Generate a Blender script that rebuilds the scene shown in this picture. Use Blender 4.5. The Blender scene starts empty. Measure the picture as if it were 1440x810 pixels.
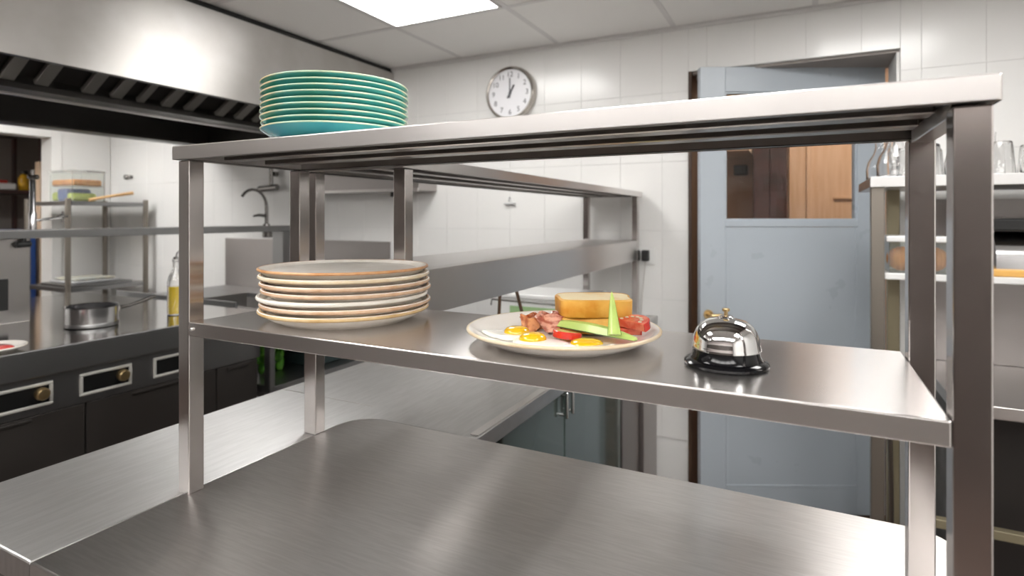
import bpy, bmesh, math, random
from mathutils import Vector, Matrix
random.seed(7)
PI = math.pi
SC = bpy.context.scene
C = SC.collection

# ------------------------------------------------------------------ camera, world, exposure
H = 1.386                                   # eye height
cam_d = bpy.data.cameras.new('camera')
cam = bpy.data.objects.new('camera', cam_d); C.objects.link(cam)
cam.location = (0, 0, H)
cam.rotation_euler = (PI/2, 0, math.radians(26.93))
cam_d.sensor_fit = 'HORIZONTAL'; cam_d.sensor_width = 36
cam_d.lens = 36*807/1440
cam_d.shift_y = -100/1440
cam_d.clip_start = 0.02
cam_d.dof.use_dof = True; cam_d.dof.focus_distance = 0.88; cam_d.dof.aperture_fstop = 4.4
SC.camera = cam
w = bpy.data.worlds.new('world'); SC.world = w; w.use_nodes = True
w.node_tree.nodes['Background'].inputs[0].default_value = (.8, .85, .9, 1)
w.node_tree.nodes['Background'].inputs[1].default_value = 0.3
SC.view_settings.view_transform = 'Standard'; SC.view_settings.look = 'None'
SC.view_settings.exposure = 0.0; SC.view_settings.gamma = 1; SC.view_settings.use_curve_mapping = False
LIGHT = 15.5                                # radiance of the ceiling light panels

# ------------------------------------------------------------------ materials
def mat(name, col, rough=.5, metal=0., **k):
    m = bpy.data.materials.new(name); m.use_nodes = True
    nt = m.node_tree; b = nt.nodes['Principled BSDF']
    b.inputs['Base Color'].default_value = (*col, 1)
    b.inputs['Roughness'].default_value = rough; b.inputs['Metallic'].default_value = metal
    if 'trans' in k: b.inputs['Transmission Weight'].default_value = k['trans']
    if 'ior' in k: b.inputs['IOR'].default_value = k['ior']
    if 'coat' in k: b.inputs['Coat Weight'].default_value = k['coat']; b.inputs['Coat Roughness'].default_value = .05
    if 'sss' in k:
        b.inputs['Subsurface Weight'].default_value = k['sss']; b.inputs['Subsurface Radius'].default_value = (.01, .006, .004)
    if 'emit' in k:
        b.inputs['Emission Color'].default_value = (*k.get('ecol', col), 1); b.inputs['Emission Strength'].default_value = k['emit']
    if 'aniso' in k:
        b.inputs['Anisotropic'].default_value = k['aniso']
        t = nt.nodes.new('ShaderNodeCombineXYZ')     # streak direction, across the brushing grain
        for q in range(3): t.inputs[q].default_value = k['tan'][q]
        nt.links.new(t.outputs[0], b.inputs['Tangent'])
    tc = nt.nodes.new('ShaderNodeTexCoord')
    def noise(scale, detail=4, stretch=(1, 1, 1), rot=(0, 0, 0)):
        mp = nt.nodes.new('ShaderNodeMapping'); mp.inputs['Scale'].default_value = stretch; mp.inputs['Rotation'].default_value = rot
        nz = nt.nodes.new('ShaderNodeTexNoise'); nz.inputs['Scale'].default_value = scale; nz.inputs['Detail'].default_value = detail
        nt.links.new(tc.outputs['Object'], mp.inputs[0]); nt.links.new(mp.outputs[0], nz.inputs['Vector'])
        return nz
    def ramp(src, p0, c0, p1, c1):
        r = nt.nodes.new('ShaderNodeValToRGB')
        r.color_ramp.elements[0].position = p0; r.color_ramp.elements[0].color = (*c0, 1)
        r.color_ramp.elements[1].position = p1; r.color_ramp.elements[1].color = (*c1, 1)
        nt.links.new(src, r.inputs[0]); return r
    if 'col2' in k:                          # colour blotches
        nz = noise(k.get('cscale', 8), 5, k.get('cstretch', (1, 1, 1)))
        r = ramp(nz.outputs['Fac'], k.get('c0', .4), col, k.get('c1', .62), k['col2'])
        nt.links.new(r.outputs[0], b.inputs['Base Color'])
    if 'rvar' in k:                          # roughness wear
        nz = noise(k.get('rscale', 6), 6, k.get('rstretch', (1, 1, 1)))
        mr = nt.nodes.new('ShaderNodeMapRange'); mr.inputs[1].default_value = .3; mr.inputs[2].default_value = .7
        mr.inputs[3].default_value = rough-k['rvar']; mr.inputs[4].default_value = rough+k['rvar']
        nt.links.new(nz.outputs['Fac'], mr.inputs[0]); nt.links.new(mr.outputs[0], b.inputs['Roughness'])
    if 'bump' in k:
        nz = noise(k.get('bscale', 60), 4, k.get('bstretch', (1, 1, 1)), k.get('brot', (0, 0, 0)))
        bp = nt.nodes.new('ShaderNodeBump'); bp.inputs['Strength'].default_value = k['bump']; bp.inputs['Distance'].default_value = k.get('bdist', .001)
        nt.links.new(nz.outputs['Fac'], bp.inputs['Height']); nt.links.new(bp.outputs[0], b.inputs['Normal'])
    return m

M = {}
ST = (.66, .635, .62)
BR = dict(bump=.10, bscale=9, bdist=.0006)
M['steel'] = mat('brushed_steel', ST, .28, 1, aniso=.6, tan=(.05, 1, .88))
M['steel_y'] = mat('brushed_steel_long', ST, .32, 1, aniso=.75, tan=(1, .06, .86))
M['steel_post'] = mat('steel_tube', (.55, .515, .50), .20, 1, aniso=.5, tan=(1, .82, .1))
M['steel_shelf'] = mat('steel_shelf_top', ST, .26, 1, aniso=.8, tan=(.05, 1, .88))
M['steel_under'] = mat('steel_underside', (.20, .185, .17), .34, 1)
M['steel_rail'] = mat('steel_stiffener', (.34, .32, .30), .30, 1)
M['steel_counter'] = mat('steel_worktop', (.62, .60, .585), .32, 1, aniso=.8, tan=(.05, 1, .25), col2=(.68, .66, .645), cscale=40, cstretch=(.4, 5, 1), rvar=.012, rscale=50, rstretch=(.5, 4, 1), bump=.06, bscale=20, bstretch=(.3, 8, 1), bdist=.0004)
M['steel_counter_y'] = mat('steel_worktop_long', (.55, .545, .54), .42, 1, aniso=.8, tan=(1, .05, .25), col2=(.60, .595, .59), cscale=26, cstretch=(5, .5, 1), rvar=.012, rscale=50, rstretch=(4, .5, 1))
M['steel_hood'] = mat('steel_hood', (.60, .58, .555), .42, 1, aniso=.92, tan=(.03, .05, 1), col2=(.66, .64, .62), cscale=5)
M['steel_dark'] = mat('greasy_shaded_steel', (.10, .095, .09), .45, .8, rvar=.1)  # greasy hood inside, with its shade put into the colour
M['steel_baffle'] = mat('baffle_steel', (.42, .40, .37), .4, .9)
M['steel_range'] = mat('range_steel', (.30, .30, .30), .34, 1)
M['cooktop'] = mat('polished_cooktop', (.46, .45, .44), .12, 1)
M['oven'] = mat('dark_oven_front', (.022, .019, .017), .38, 0, rvar=.1)
M['chrome'] = mat('chrome', (.78, .78, .78), .05, 1)
M['chrome_soft'] = mat('satin_chrome', (.62, .62, .63), .18, 1)
M['dark_tap'] = mat('aged_chrome', (.25, .24, .23), .25, 1)
M['brass'] = mat('worn_brass', (.62, .46, .24), .32, 1)
M['black'] = mat('black_plastic', (.006, .006, .007), .12, 0)
M['black'].node_tree.nodes['Principled BSDF'].inputs['Specular IOR Level'].default_value = .3
M['black_matt'] = mat('matt_black', (.012, .012, .012), .5)
M['tile'] = mat('white_glazed_tile', (.80, .795, .78), .20, 0, rvar=.05, bump=.03, bscale=5, bdist=.003)
M['grout'] = mat('grout', (.77, .765, .75), .8, 0, bump=.2)
M['white_wall'] = mat('white_painted_wall', (.80, .79, .77), .55, 0, bump=.05)
M['ceiling_tile'] = mat('mineral_ceiling_tile', (.86, .85, .83), .85, 0, bump=.3, bscale=180, bdist=.0008)
M['ceiling_bar'] = mat('white_grid_bar', (.70, .69, .68), .5, 0)
M['diffuser'] = mat('light_diffuser', (1, 1, 1), .4, 0, emit=LIGHT, ecol=(1.0, .985, .96))
M['floor'] = mat('dark_quarry_tile', (.09, .065, .055), .35, 0, col2=(.13, .09, .075), cscale=4, rvar=.1)
M['pink_wall'] = mat('warm_plaster', (.86, .79, .77), .6, 0, bump=.08)
M['brown_panel'] = mat('brown_panelling', (.075, .062, .056), .35, 0, col2=(.10, .08, .07), cscale=3, cstretch=(6, 6, .6))
M['door'] = mat('blue_grey_paint', (.45, .50, .55), .32, 0, rvar=.06, bump=.04, bscale=30)
M['trim_brown'] = mat('dark_brown_wood', (.095, .055, .035), .45, 0, col2=(.055, .03, .02), cscale=6, cstretch=(8, 8, .5))
M['glass'] = mat('clear_glass', (1, 1, 1), .0, 0, trans=1, ior=1.45)
M['pane'] = mat('door_pane', (1, 1, 1), .0, 0, trans=1, ior=1.3)
M['green_glass'] = mat('green_tinted_glass', (.075, .10, .092), .10, 0, coat=.6, rvar=.03)
M['tan_wall'] = mat('tan_plaster', (.66, .46, .33), .6, 0, col2=(.60, .40, .28), cscale=2)
M['ochre_wood'] = mat('ochre_wood', (.66, .44, .29), .4, 0, col2=(.60, .37, .22), cscale=5, cstretch=(6, 6, .5))
M['dark_cabinet'] = mat('dark_cabinet', (.05, .032, .03), .35, 0, col2=(.09, .04, .035), cscale=4)
M['cream_paint'] = mat('cream_paint', (.82, .62, .45), .5, 0)
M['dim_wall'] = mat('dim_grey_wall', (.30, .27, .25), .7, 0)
M['clock_face'] = mat('clock_face', (.84, .84, .87), .35, 0)
M['clock_ink'] = mat('clock_ink', (.09, .09, .10), .5, 0)
M['clock_rim'] = mat('clock_rim', (.52, .49, .45), .22, 1)
M['cream_glaze'] = mat('cream_glaze', (.88, .83, .76), .32, 0, coat=.1, col2=(.82, .76, .68), cscale=40)
M['plate_white'] = mat('white_glaze', (.86, .82, .76), .16, 0, coat=.3)
M['rim_ochre'] = mat('ochre_rim_glaze', (.62, .40, .17), .25, 0, col2=(.74, .55, .30), cscale=25)
M['rim_tan'] = mat('tan_rim_glaze', (.60, .37, .22), .25, 0, col2=(.74, .52, .36), cscale=25)
M['rim_orange'] = mat('orange_rim_glaze', (.58, .27, .10), .28, 0, col2=(.70, .42, .22), cscale=25)
M['rim_cream'] = mat('cream_rim_glaze', (.80, .70, .52), .25, 0, col2=(.72, .56, .36), cscale=25)
M['rim_white'] = mat('white_rim_glaze', (.82, .78, .70), .2, 0)
M['teal_glaze'] = mat('teal_glaze', (.055, .30, .225), .16, 0, coat=.4, col2=(.07, .34, .31), cscale=14)
M['teal_blue'] = mat('teal_blue_glaze', (.055, .31, .38), .14, 0, coat=.4, col2=(.07, .36, .36), cscale=10)
M['teal_rim'] = mat('sandy_rim_glaze', (.62, .56, .34), .25, 0, col2=(.36, .56, .42), cscale=20)
M['egg_white'] = mat('egg_white', (.86, .84, .76), .22, 0, sss=.1, coat=.3)
M['yolk'] = mat('egg_yolk', (.90, .52, .015), .16, 0, coat=.6)
M['bacon'] = mat('bacon', (.46, .12, .075), .3, 0, col2=(.82, .44, .32), cscale=70, cstretch=(1, 1, 2), c0=.42, c1=.58, coat=.4)
M['bacon_brown'] = mat('crisp_bacon', (.42, .10, .03), .3, 0, col2=(.78, .36, .16), cscale=70, c0=.42, c1=.6, coat=.4)
M['crust'] = mat('toast_crust', (.72, .31, .03), .55, 0, col2=(.88, .50, .10), cscale=30, bump=.3, bscale=120)
M['crumb'] = mat('toast_crumb', (.90, .75, .47), .7, 0, col2=(.82, .50, .16), cscale=28, c0=.5, c1=.8, bump=.5, bscale=260)
M['avocado'] = mat('pale_green_flesh', (.60, .76, .22), .3, 0, col2=(.50, .68, .17), cscale=30, coat=.3)
M['avocado_skin'] = mat('green_skin', (.14, .30, .035), .3, 0, col2=(.22, .40, .06), cscale=40)
M['tomato'] = mat('tomato_flesh', (.72, .09, .045), .2, 0, col2=(.82, .22, .13), cscale=70, coat=.5)
M['tomato_skin'] = mat('tomato_skin', (.66, .03, .02), .15, 0, coat=.5)
M['meat'] = mat('red_meat', (.55, .03, .03), .25, 0, col2=(.66, .12, .10), cscale=60, coat=.4)
M['oil'] = mat('olive_oil', (.80, .58, .03), .1, 0, coat=.5)
M['white_plastic'] = mat('white_plastic', (.80, .80, .79), .3, 0)
M['grey_plastic'] = mat('grey_plastic', (.42, .42, .43), .4, 0)
M['clear_plastic'] = mat('frosted_plastic', (.90, .92, .90), .08, 0, trans=.93, ior=1.15)
M['orange_food'] = mat('orange_food', (.75, .34, .08), .5, 0, col2=(.60, .22, .05), cscale=30)
M['croissant'] = mat('baked_crust', (.62, .27, .07), .45, 0, col2=(.45, .16, .035), cscale=25)
M['blue_food'] = mat('blue_bag', (.09, .13, .33), .4, 0)
M['green_food'] = mat('leaf_green', (.10, .36, .03), .45, 0, col2=(.20, .55, .05), cscale=30)
M['yellow_green'] = mat('yellow_green', (.50, .58, .10), .5, 0)
M['yellow'] = mat('yellow_plastic', (.75, .42, .02), .35, 0)
M['red'] = mat('red_plastic', (.50, .05, .04), .4, 0)
M['blue'] = mat('blue_plastic', (.02, .06, .22), .35, 0)
M['wood'] = mat('pale_wood', (.66, .42, .20), .5, 0, col2=(.55, .32, .13), cscale=8, cstretch=(1, 1, 6))
M['orange_wood'] = mat('orange_wood', (.78, .44, .12), .45, 0)
M['cloth'] = mat('folded_cloth', (.48, .45, .36), .9, 0, col2=(.36, .38, .36), cscale=20)
M['rack'] = mat('rack_metal', (.30, .27, .235), .4, .9)
M['rack_beige'] = mat('beige_rack_post', (.30, .26, .17), .45, .4)
M['cord_brown'] = mat('brown_flex', (.14, .075, .04), .5, 0)
M['cord_white'] = mat('grey_flex', (.55, .53, .50), .5, 0)
M['green_label'] = mat('green_label', (.30, .46, .22), .5, 0)
M['control_black'] = mat('control_black', (.004, .004, .004), .6)
M['control_black'].node_tree.nodes['Principled BSDF'].inputs['Specular IOR Level'].default_value = .15
M['aluminium'] = mat('pale_aluminium', (.46, .45, .42), .4, .3)
M['steel_panel'] = mat('steel_wall_sheet', (.42, .395, .385), .38, 1)
M['dark_food'] = mat('dark_green_crate', (.03, .05, .05), .4, 0)

# ------------------------------------------------------------------ helpers
class MB:
    def __init__(self): self.bm = bmesh.new(); self.round = False
    def box(self, x0, x1, y0, y1, z0, z1, bev=0., seg=2, rot=None, piv=None):
        r = bmesh.ops.create_cube(self.bm, size=1)
        vs = r['verts']
        for v in vs:
            v.co = Vector(((x0+x1)/2+v.co.x*(x1-x0), (y0+y1)/2+v.co.y*(y1-y0), (z0+z1)/2+v.co.z*(z1-z0)))
        if bev > 0:
            es = list({e for v in vs for e in v.link_edges})
            rr = bmesh.ops.bevel(self.bm, geom=es, offset=bev, segments=seg, profile=.5, affect='EDGES')
            vs = list({v for f in rr['faces'] for v in f.verts} | {v for v in vs if v.is_valid})
        if rot:
            p = Vector(piv) if piv else Vector(((x0+x1)/2, (y0+y1)/2, (z0+z1)/2))
            bmesh.ops.rotate(self.bm, verts=vs, cent=p, matrix=rot)
        return self
    def lathe(self, prof, c=(0, 0, 0), seg=48, closed=False, mtx=None, wob=None):
        n = len(prof); rings = []; self.round = True
        for (r, z) in prof:
            if r < 1e-6:
                rings.append([self.bm.verts.new((0, 0, z))])
            else:
                ring = []
                for i in range(seg):
                    a = 2*PI*i/seg; q = r*(1+(wob(a) if wob else 0))
                    ring.append(self.bm.verts.new((q*math.cos(a), q*math.sin(a), z)))
                rings.append(ring)
        prs = list(zip(rings, rings[1:]))
        if closed: prs.append((rings[-1], rings[0]))
        for a, b in prs:
            for i in range(seg):
                j = (i+1) % seg
                if len(a) == 1 and len(b) == 1: continue
                if len(a) == 1: f = (a[0], b[j], b[i])
                elif len(b) == 1: f = (a[i], a[j], b[0])
                else: f = (a[i], a[j], b[j], b[i])
                try: self.bm.faces.new(f)
                except ValueError: pass
        vs = [v for r in rings for v in r]
        T = Matrix.Translation(Vector(c)) @ (mtx if mtx else Matrix.Identity(4))
        for v in vs: v.co = T @ v.co
        return self
    def cyl(self, p0, p1, r, seg=20, bev=0.):
        p0 = Vector(p0); p1 = Vector(p1); d = p1-p0; L = d.length
        q = d.to_track_quat('Z', 'Y').to_matrix().to_4x4()
        if bev > 0: pr = [(0, 0), (r-bev, 0), (r, bev), (r, L-bev), (r-bev, L), (0, L)]
        else: pr = [(0, 0), (r, 0), (r, L), (0, L)]
        return self.lathe(pr, p0, seg, mtx=q)
    def tube(self, pts, r, seg=10, cap=True):
        pts = [Vector(p) for p in pts]; rings = []; up = None; self.round = True
        for i, p in enumerate(pts):
            t = (pts[min(i+1, len(pts)-1)]-pts[max(i-1, 0)]).normalized()
            if up is None:
                up = t.orthogonal().normalized()
            up = (up-t*up.dot(t)).normalized(); s = t.cross(up)
            rr = r[i] if isinstance(r, (list, tuple)) else r
            rings.append([self.bm.verts.new(p+rr*(math.cos(2*PI*k/seg)*up+math.sin(2*PI*k/seg)*s)) for k in range(seg)])
        for a, b in zip(rings, rings[1:]):
            for k in range(seg):
                self.bm.faces.new((a[k], a[(k+1) % seg], b[(k+1) % seg], b[k]))
        if cap:
            self.bm.faces.new(rings[0][::-1]); self.bm.faces.new(rings[-1])
        return self
    def prism(self, poly, z0, z1, bev=0.):
        lo = [self.bm.verts.new((x, y, z0)) for x, y in poly]; hi = [self.bm.verts.new((x, y, z1)) for x, y in poly]
        n = len(poly); fs = [self.bm.faces.new(lo[::-1]), self.bm.faces.new(hi)]
        for i in range(n):
            fs.append(self.bm.faces.new((lo[i], lo[(i+1) % n], hi[(i+1) % n], hi[i])))
        if bev > 0:
            es = [e for e in fs[1].edges] + [e for e in fs[0].edges]
            bmesh.ops.bevel(self.bm, geom=es, offset=bev, segments=2, profile=.5, affect='EDGES')
        return self
    def quad(self, *ps):
        self.bm.faces.new([self.bm.verts.new(p) for p in ps]); return self
    def sphere(self, c, r, sc=(1, 1, 1), u=20, v=12, jit=0.):
        self.round = True
        rr = bmesh.ops.create_uvsphere(self.bm, u_segments=u, v_segments=v, radius=r)
        for x in rr['verts']:
            k = 1+random.uniform(-jit, jit)
            x.co = Vector((c[0]+x.co.x*sc[0]*k, c[1]+x.co.y*sc[1]*k, c[2]+x.co.z*sc[2]*k))
        return self

def me_of(mb, name, smooth=None):
    if smooth is None: smooth = 38 if mb.round else 0
    me = bpy.data.meshes.new(name)
    bmesh.ops.recalc_face_normals(mb.bm, faces=mb.bm.faces[:])
    mb.bm.to_mesh(me); mb.bm.free()
    if smooth:
        for p in me.polygons: p.use_smooth = True
        me.set_sharp_from_angle(angle=math.radians(smooth))
    return me
BASE = {}                                   # absolute location of every parent
def obj(name, mb, m, parent=None, smooth=None, label=None):
    me = me_of(mb, name, smooth)
    o = bpy.data.objects.new(name, me); C.objects.link(o)
    if m: me.materials.append(M[m] if isinstance(m, str) else m)
    if parent is not None:
        o.parent = parent; b = BASE[parent.name]; BASE[o.name] = b
        me.transform(Matrix.Translation(-Vector(b)))
    else:
        BASE[o.name] = (0, 0, 0)
    if label: o['label'] = label
    return o
def thing(name, label, cat, loc, group=None):
    o = bpy.data.objects.new(name, None); C.objects.link(o); o.empty_display_size = .05
    o.location = loc; o['label'] = label; o['category'] = cat
    if group: o['group'] = group
    BASE[o.name] = tuple(loc); return o
def tag(o, label, cat, group=None):
    o['label'] = label; o['category'] = cat
    if group: o['group'] = group
    return o
def origin_to(o, loc):
    """move the origin of a single-mesh thing to its base"""
    o.data.transform(Matrix.Translation(-Vector(loc))); o.location = loc; BASE[o.name] = tuple(loc); return o
def struct(name, mb, m, label=None):
    o = obj(name, mb, m); o['kind'] = 'structure'
    if label: o['label'] = label
    return o
def copy_tree(root, loc, label, rz=0, group=None, suffix_mats=None):
    r = root.copy(); C.objects.link(r); r.location = loc; r.rotation_euler = (0, 0, rz); r['label'] = label
    if group: r['group'] = group
    BASE[r.name] = tuple(loc)
    for ch in list(root.children):
        c = ch.copy(); C.objects.link(c); c.parent = r
        for g in list(ch.children):
            d = g.copy(); C.objects.link(d); d.parent = c
    return r
def rz(a): return Matrix.Rotation(a, 3, 'Z')

# ------------------------------------------------------------------ room shell
YW = 2.85; ZC = H+.92; XL = -5.34; XR = 1.60; YF = -2.4
OX0, OX1, OZ = -.495, .358, H+.70           # opening of the blue door
WT = .30                                    # thickness of the back wall
struct('floor', MB().box(XL-2.5, XR+1.5, YF-.1, 6.2, -.1, 0), 'floor')
b = MB().box(XL-.15, OX0, YW+.006, YW+WT, 0, ZC).box(OX1, XR, YW+.006, YW+WT, 0, ZC).box(OX0, OX1, YW+.006, YW+WT, OZ, ZC)
wall_back = struct('wall_back', b, 'grout')
# glazed tiles on the back wall
TW, TH, TX0, TZ0 = .21, .3375, .01, 1.318-3*.3375
tile_me = {}
def tile(x0, x1, z0, z1):
    if x1-x0 < .012 or z1-z0 < .012: return
    key = (round(x1-x0, 3), round(z1-z0, 3))
    if key not in tile_me:
        g = .0004
        mb = MB().box(g, x1-x0-g, 0, .012, g, z1-z0-g, .0007, 1)
        tile_me[key] = me_of(mb, 'tile', 0); tile_me[key].materials.append(M['tile'])
    o = bpy.data.objects.new('tile', tile_me[key]); C.objects.link(o)
    o.parent = wall_back; o.location = (x0, YW, z0)
for i in range(-26, 8):
    for j in range(-1, 7):
        x0 = TX0+i*TW; x1 = x0+TW; z0 = max(TZ0+j*TH, .02); z1 = min(TZ0+(j+1)*TH, ZC-.004)
        x0 = max(x0, XL+.004); x1 = min(x1, XR-.004)
        if x1 <= x0 or z1 <= z0 or j < 0: continue
        if x1 > OX0 and x0 < OX1 and z0 < OZ:
            if x0 < OX0: tile(x0, OX0, z0, z1)
            if x1 > OX1: tile(OX1, x1, z0, z1)
            if z1 > OZ: tile(max(x0, OX0), min(x1, OX1), OZ, z1)
        else:
            tile(x0, x1, z0, z1)
# left wall with the open doorway
DY0, DY1, DZ = 1.52, 2.43, H+.652
b = MB().box(XL-.15, XL, YF, DY0, 0, ZC).box(XL-.15, XL, DY1, YW, 0, ZC).box(XL-.15, XL, DY0, DY1, DZ, ZC)
struct('wall_left', b, 'white_wall')
b = MB().box(XL-.15, XL+.012, DY1-.02, DY1+.05, 0, DZ+.05, .002).box(XL-.15, XL+.012, DY0-.05, DY0+.02, 0, DZ+.05, .002).box(XL-.15, XL+.012, DY0+.021, DY1-.021, DZ-.02, DZ+.05, .002)
struct('trim_2', b, 'white_wall')
struct('wall_right', MB().box(XR, XR+.1, YF, YW+WT, 0, ZC), 'white_wall')
# wall behind the camera: plaster above dark panelling
struct('wall_front', MB().box(XL-.15, XR, YF-.1, YF, 1.85, ZC), 'pink_wall')
struct('wall_front_panelling', MB().box(XL-.15, XR, YF-.1, YF+.02, 0, 1.85), 'brown_panel')
# side room behind the doorway, corridor behind the blue door
b = MB().box(XL-1.75, XL-1.65, .6, 3.6, 0, ZC).box(XL-1.65, XL-.15, .5, .6, 0, ZC).box(XL-1.65, XL-.15, 3.6, 3.7, 0, ZC).box(XL-1.75, XL-.15, .5, 3.7, ZC-.12, ZC-.02)
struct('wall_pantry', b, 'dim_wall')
b = MB().box(-2.2, 2.4, 5.0, 5.1, 0, 2.6).box(-2.3, -2.2, YW+WT, 5.1, 0, 2.6).box(2.4, 2.5, YW+WT, 5.1, 0, 2.6).box(-2.3, 2.5, YW+WT, 5.1, 2.6, 2.7)
struct('wall_corridor', b, 'tan_wall')

# ceiling with its grid of panels
ceiling = struct('ceiling', MB().box(XL-.15, XR, YF, YW+WT, ZC+.012, ZC+.06), 'ceiling_bar')
CELL = .605; GX, GY = -1.770, 2.235
light_cells = {(0, -1), (0, -4), (2, -3), (3, -1), (4, -4), (0, -6), (2, -6), (-2, -6), (4, -6), (1, -6), (3, -6), (-5, -1), (-5, -2), (-5, -3), (-5, -5)}  # most cells out of view are added for fill light
ctile = {}
HX0, HX1, HY0 = -4.05, -2.27, -1.0          # footprint of the hood at the ceiling
bars = MB()
for i in range(-7, 6):
    for j in range(-8, 2):
        x0 = max(GX+i*CELL, XL); x1 = min(GX+(i+1)*CELL, XR); y0 = max(GY+j*CELL, YF); y1 = min(GY+(j+1)*CELL, YW)
        if x1-x0 < .05 or y1-y0 < .05: continue
        if (i, j) in light_cells: continue
        key = (round(x1-x0, 3), round(y1-y0, 3))
        if key not in ctile:
            g = .010
            ctile[key] = me_of(MB().box(g, x1-x0-g, g, y1-y0-g, .003, .011, .002, 1), 'ceiling_panel', 0)
            ctile[key].materials.append(M['ceiling_tile'])
        o = bpy.data.objects.new('ceiling_panel', ctile[key]); C.objects.link(o); o.parent = ceiling; o.location = (x0, y0, ZC)
for i in range(-6, 6):
    x = GX+i*CELL; bars.box(x-.012, x+.012, YF, YW, ZC, ZC+.0025)
for j in range(-7, 2):
    y = GY+j*CELL; bars.box(XL, XR, y-.012, y+.012, ZC+.0002, ZC+.0027)
obj('ceiling_grid', bars, 'ceiling_bar', ceiling)
struct('trim_3', MB().box(XL, XR, YW-.012, YW-.002, ZC-.016, ZC-.001), 'ceiling_bar')
names = {(0, -1): 'square ceiling light panel between hood and clock', (0, -4): 'unseen ceiling fill panel, added left of and behind the camera',
         (2, -3): 'unseen ceiling fill panel, added above the camera', (3, -1): 'square ceiling light panel in front of the blue door', (4, -4): 'unseen ceiling fill panel, added to the right of the camera',
         (0, -6): 'square ceiling light panel at the rear wall on the left', (2, -6): 'square ceiling light panel at the middle of the rear wall', (-2, -6): 'unseen ceiling fill panel, added behind the near end of the hood',
         (1, -6): 'square ceiling light panel of the rear row, second from the left corner of the aisle', (3, -6): 'square ceiling light panel of the rear row, next to the rear right one', (4, -6): 'square ceiling light panel in the rear right corner', 
         (-5, -1): 'unseen ceiling fill panel, added above the storage rack', (-5, -2): 'unseen ceiling fill panel, added beyond the hood, second from the back wall',
         (-5, -3): 'unseen ceiling fill panel, added beyond the hood, third from the back wall', (-5, -5): 'unseen ceiling fill panel, added beyond the near end of the hood'}
for (i, j) in sorted(light_cells):
    x0 = GX+i*CELL; y0 = GY+j*CELL
    t = thing('ceiling_light', names[(i, j)], 'light', (x0+CELL/2, y0+CELL/2, ZC), 'ceiling light panels')
    g = .014
    fr = MB()
    fr.box(x0+g, x0+CELL-g, y0+g, y0+g+.012, ZC-.004, ZC+.010).box(x0+g, x0+CELL-g, y0+CELL-g-.012, y0+CELL-g, ZC-.004, ZC+.010)
    fr.box(x0+g, x0+g+.012, y0+g+.0121, y0+CELL-g-.0121, ZC-.004, ZC+.010).box(x0+CELL-g-.012, x0+CELL-g, y0+g+.0121, y0+CELL-g-.0121, ZC-.004, ZC+.010)
    obj('frame', fr, 'ceiling_bar', t)
    obj('diffuser', MB().box(x0+g+.0125, x0+CELL-g-.0125, y0+g+.0125, y0+CELL-g-.0125, ZC-.001, ZC+.008), 'diffuser', t)
# unseen lamps added to light the corridor warmly and the pantry dimly
def lamp(name, label, loc, size, power, col):
    t = thing(name, label, 'light', loc)
    mm = mat(name+'_glow', (1, 1, 1), .4, 0, emit=power, ecol=col)
    obj('shade', MB().cyl((loc[0], loc[1], loc[2]-.03), (loc[0], loc[1], loc[2]-.001), size, 24, .004), mm, t)
    obj('rim', MB().lathe([(size+.001, -.034), (size+.012, -.034), (size+.012, -.001), (size+.001, -.001)], loc, 24, True), 'chrome_soft', t)
lamp('corridor_fill_lamp', 'unseen round lamp added to light the corridor behind the blue door', (.3, 4.1, 2.6), .22, 42, (1, .88, .74))
lamp('pantry_fill_lamp', 'unseen round lamp added to light the side room behind the doorway', (XL-.9, 1.2, ZC-.12), .20, 45, (1, .92, .82))

# ------------------------------------------------------------------ blue door
s0 = Vector((-.425, 2.759, 0)); s1 = Vector((.336, 3.131, 0)); L = (s1-s0).length
ang = math.atan2(s1.y-s0.y, s1.x-s0.x)
door = bpy.data.objects.new('door_1', None); C.objects.link(door); door.location = (s0.x, s0.y, 0); door.rotation_euler = (0, 0, ang)
door['kind'] = 'structure'; door['label'] = 'pale blue-grey door with a square window, standing ajar in the back wall'
BASE[door.name] = (0, 0, 0)                 # its parts are built in the leaf's own axes
DT = .042; DZ1 = H+.693; wa, wb, wz0, wz1 = .115, .7207, H-.016, H+.578
b = MB()
b.box(0, wa, 0, DT, .012, DZ1, .002).box(wb, L, 0, DT, .012, DZ1, .002)
b.box(wa, wb, 0, DT, wz1, DZ1, .002).box(wa, wb, 0, DT, wz0-.03, wz0, .002).box(wa, wb, 0, DT, .012, .135, .002)
obj('leaf', b, 'door', door)
b = MB().box(wa+.001, wb-.001, .003, DT-.010, .136, wz0-.031)
obj('panel', b, 'door', door)
b = MB()
for (x0, x1, z0, z1) in ((wa, wb, .135, .15), (wa, wa+.012, .15, wz0-.031), (wb-.012, wb, .15, wz0-.031)):
    b.box(x0, x1, -.002, .0028, z0, z1, .002)
obj('moulding', b, 'door', door)
obj('window_pane', MB().box(wa+.002, wb-.002, .019, .023, wz0+.002, wz1-.002), 'pane', door, label='clear glass pane')
b = MB()
for (x0, x1, z0, z1) in ((wa, wb, wz0, wz0+.008), (wa, wb, wz1-.008, wz1), (wa, wa+.008, wz0+.008, wz1-.008), (wb-.008, wb, wz0+.008, wz1-.008)):
    b.box(x0, x1, .006, .036, z0, z1, .001)
obj('glazing_bead', b, 'door', door)
b = MB().cyl((.036, -.006, .935), (.036, -.0005, .935), .022).cyl((.036, -.05, .935), (.036, -.006, .935), .009).tube([(.036, -.045, .935), (.07, -.047, .937), (.11, -.045, .934)], .009, 12)
obj('handle', b, 'brass', door, label='brass lever handle')
b = MB()
for z in (.3, 1.1, 1.85): b.cyl((L+.004, DT-.004, z), (L+.004, DT-.004, z+.09), .007)
obj('hinge', b, 'chrome_soft', door)
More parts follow.
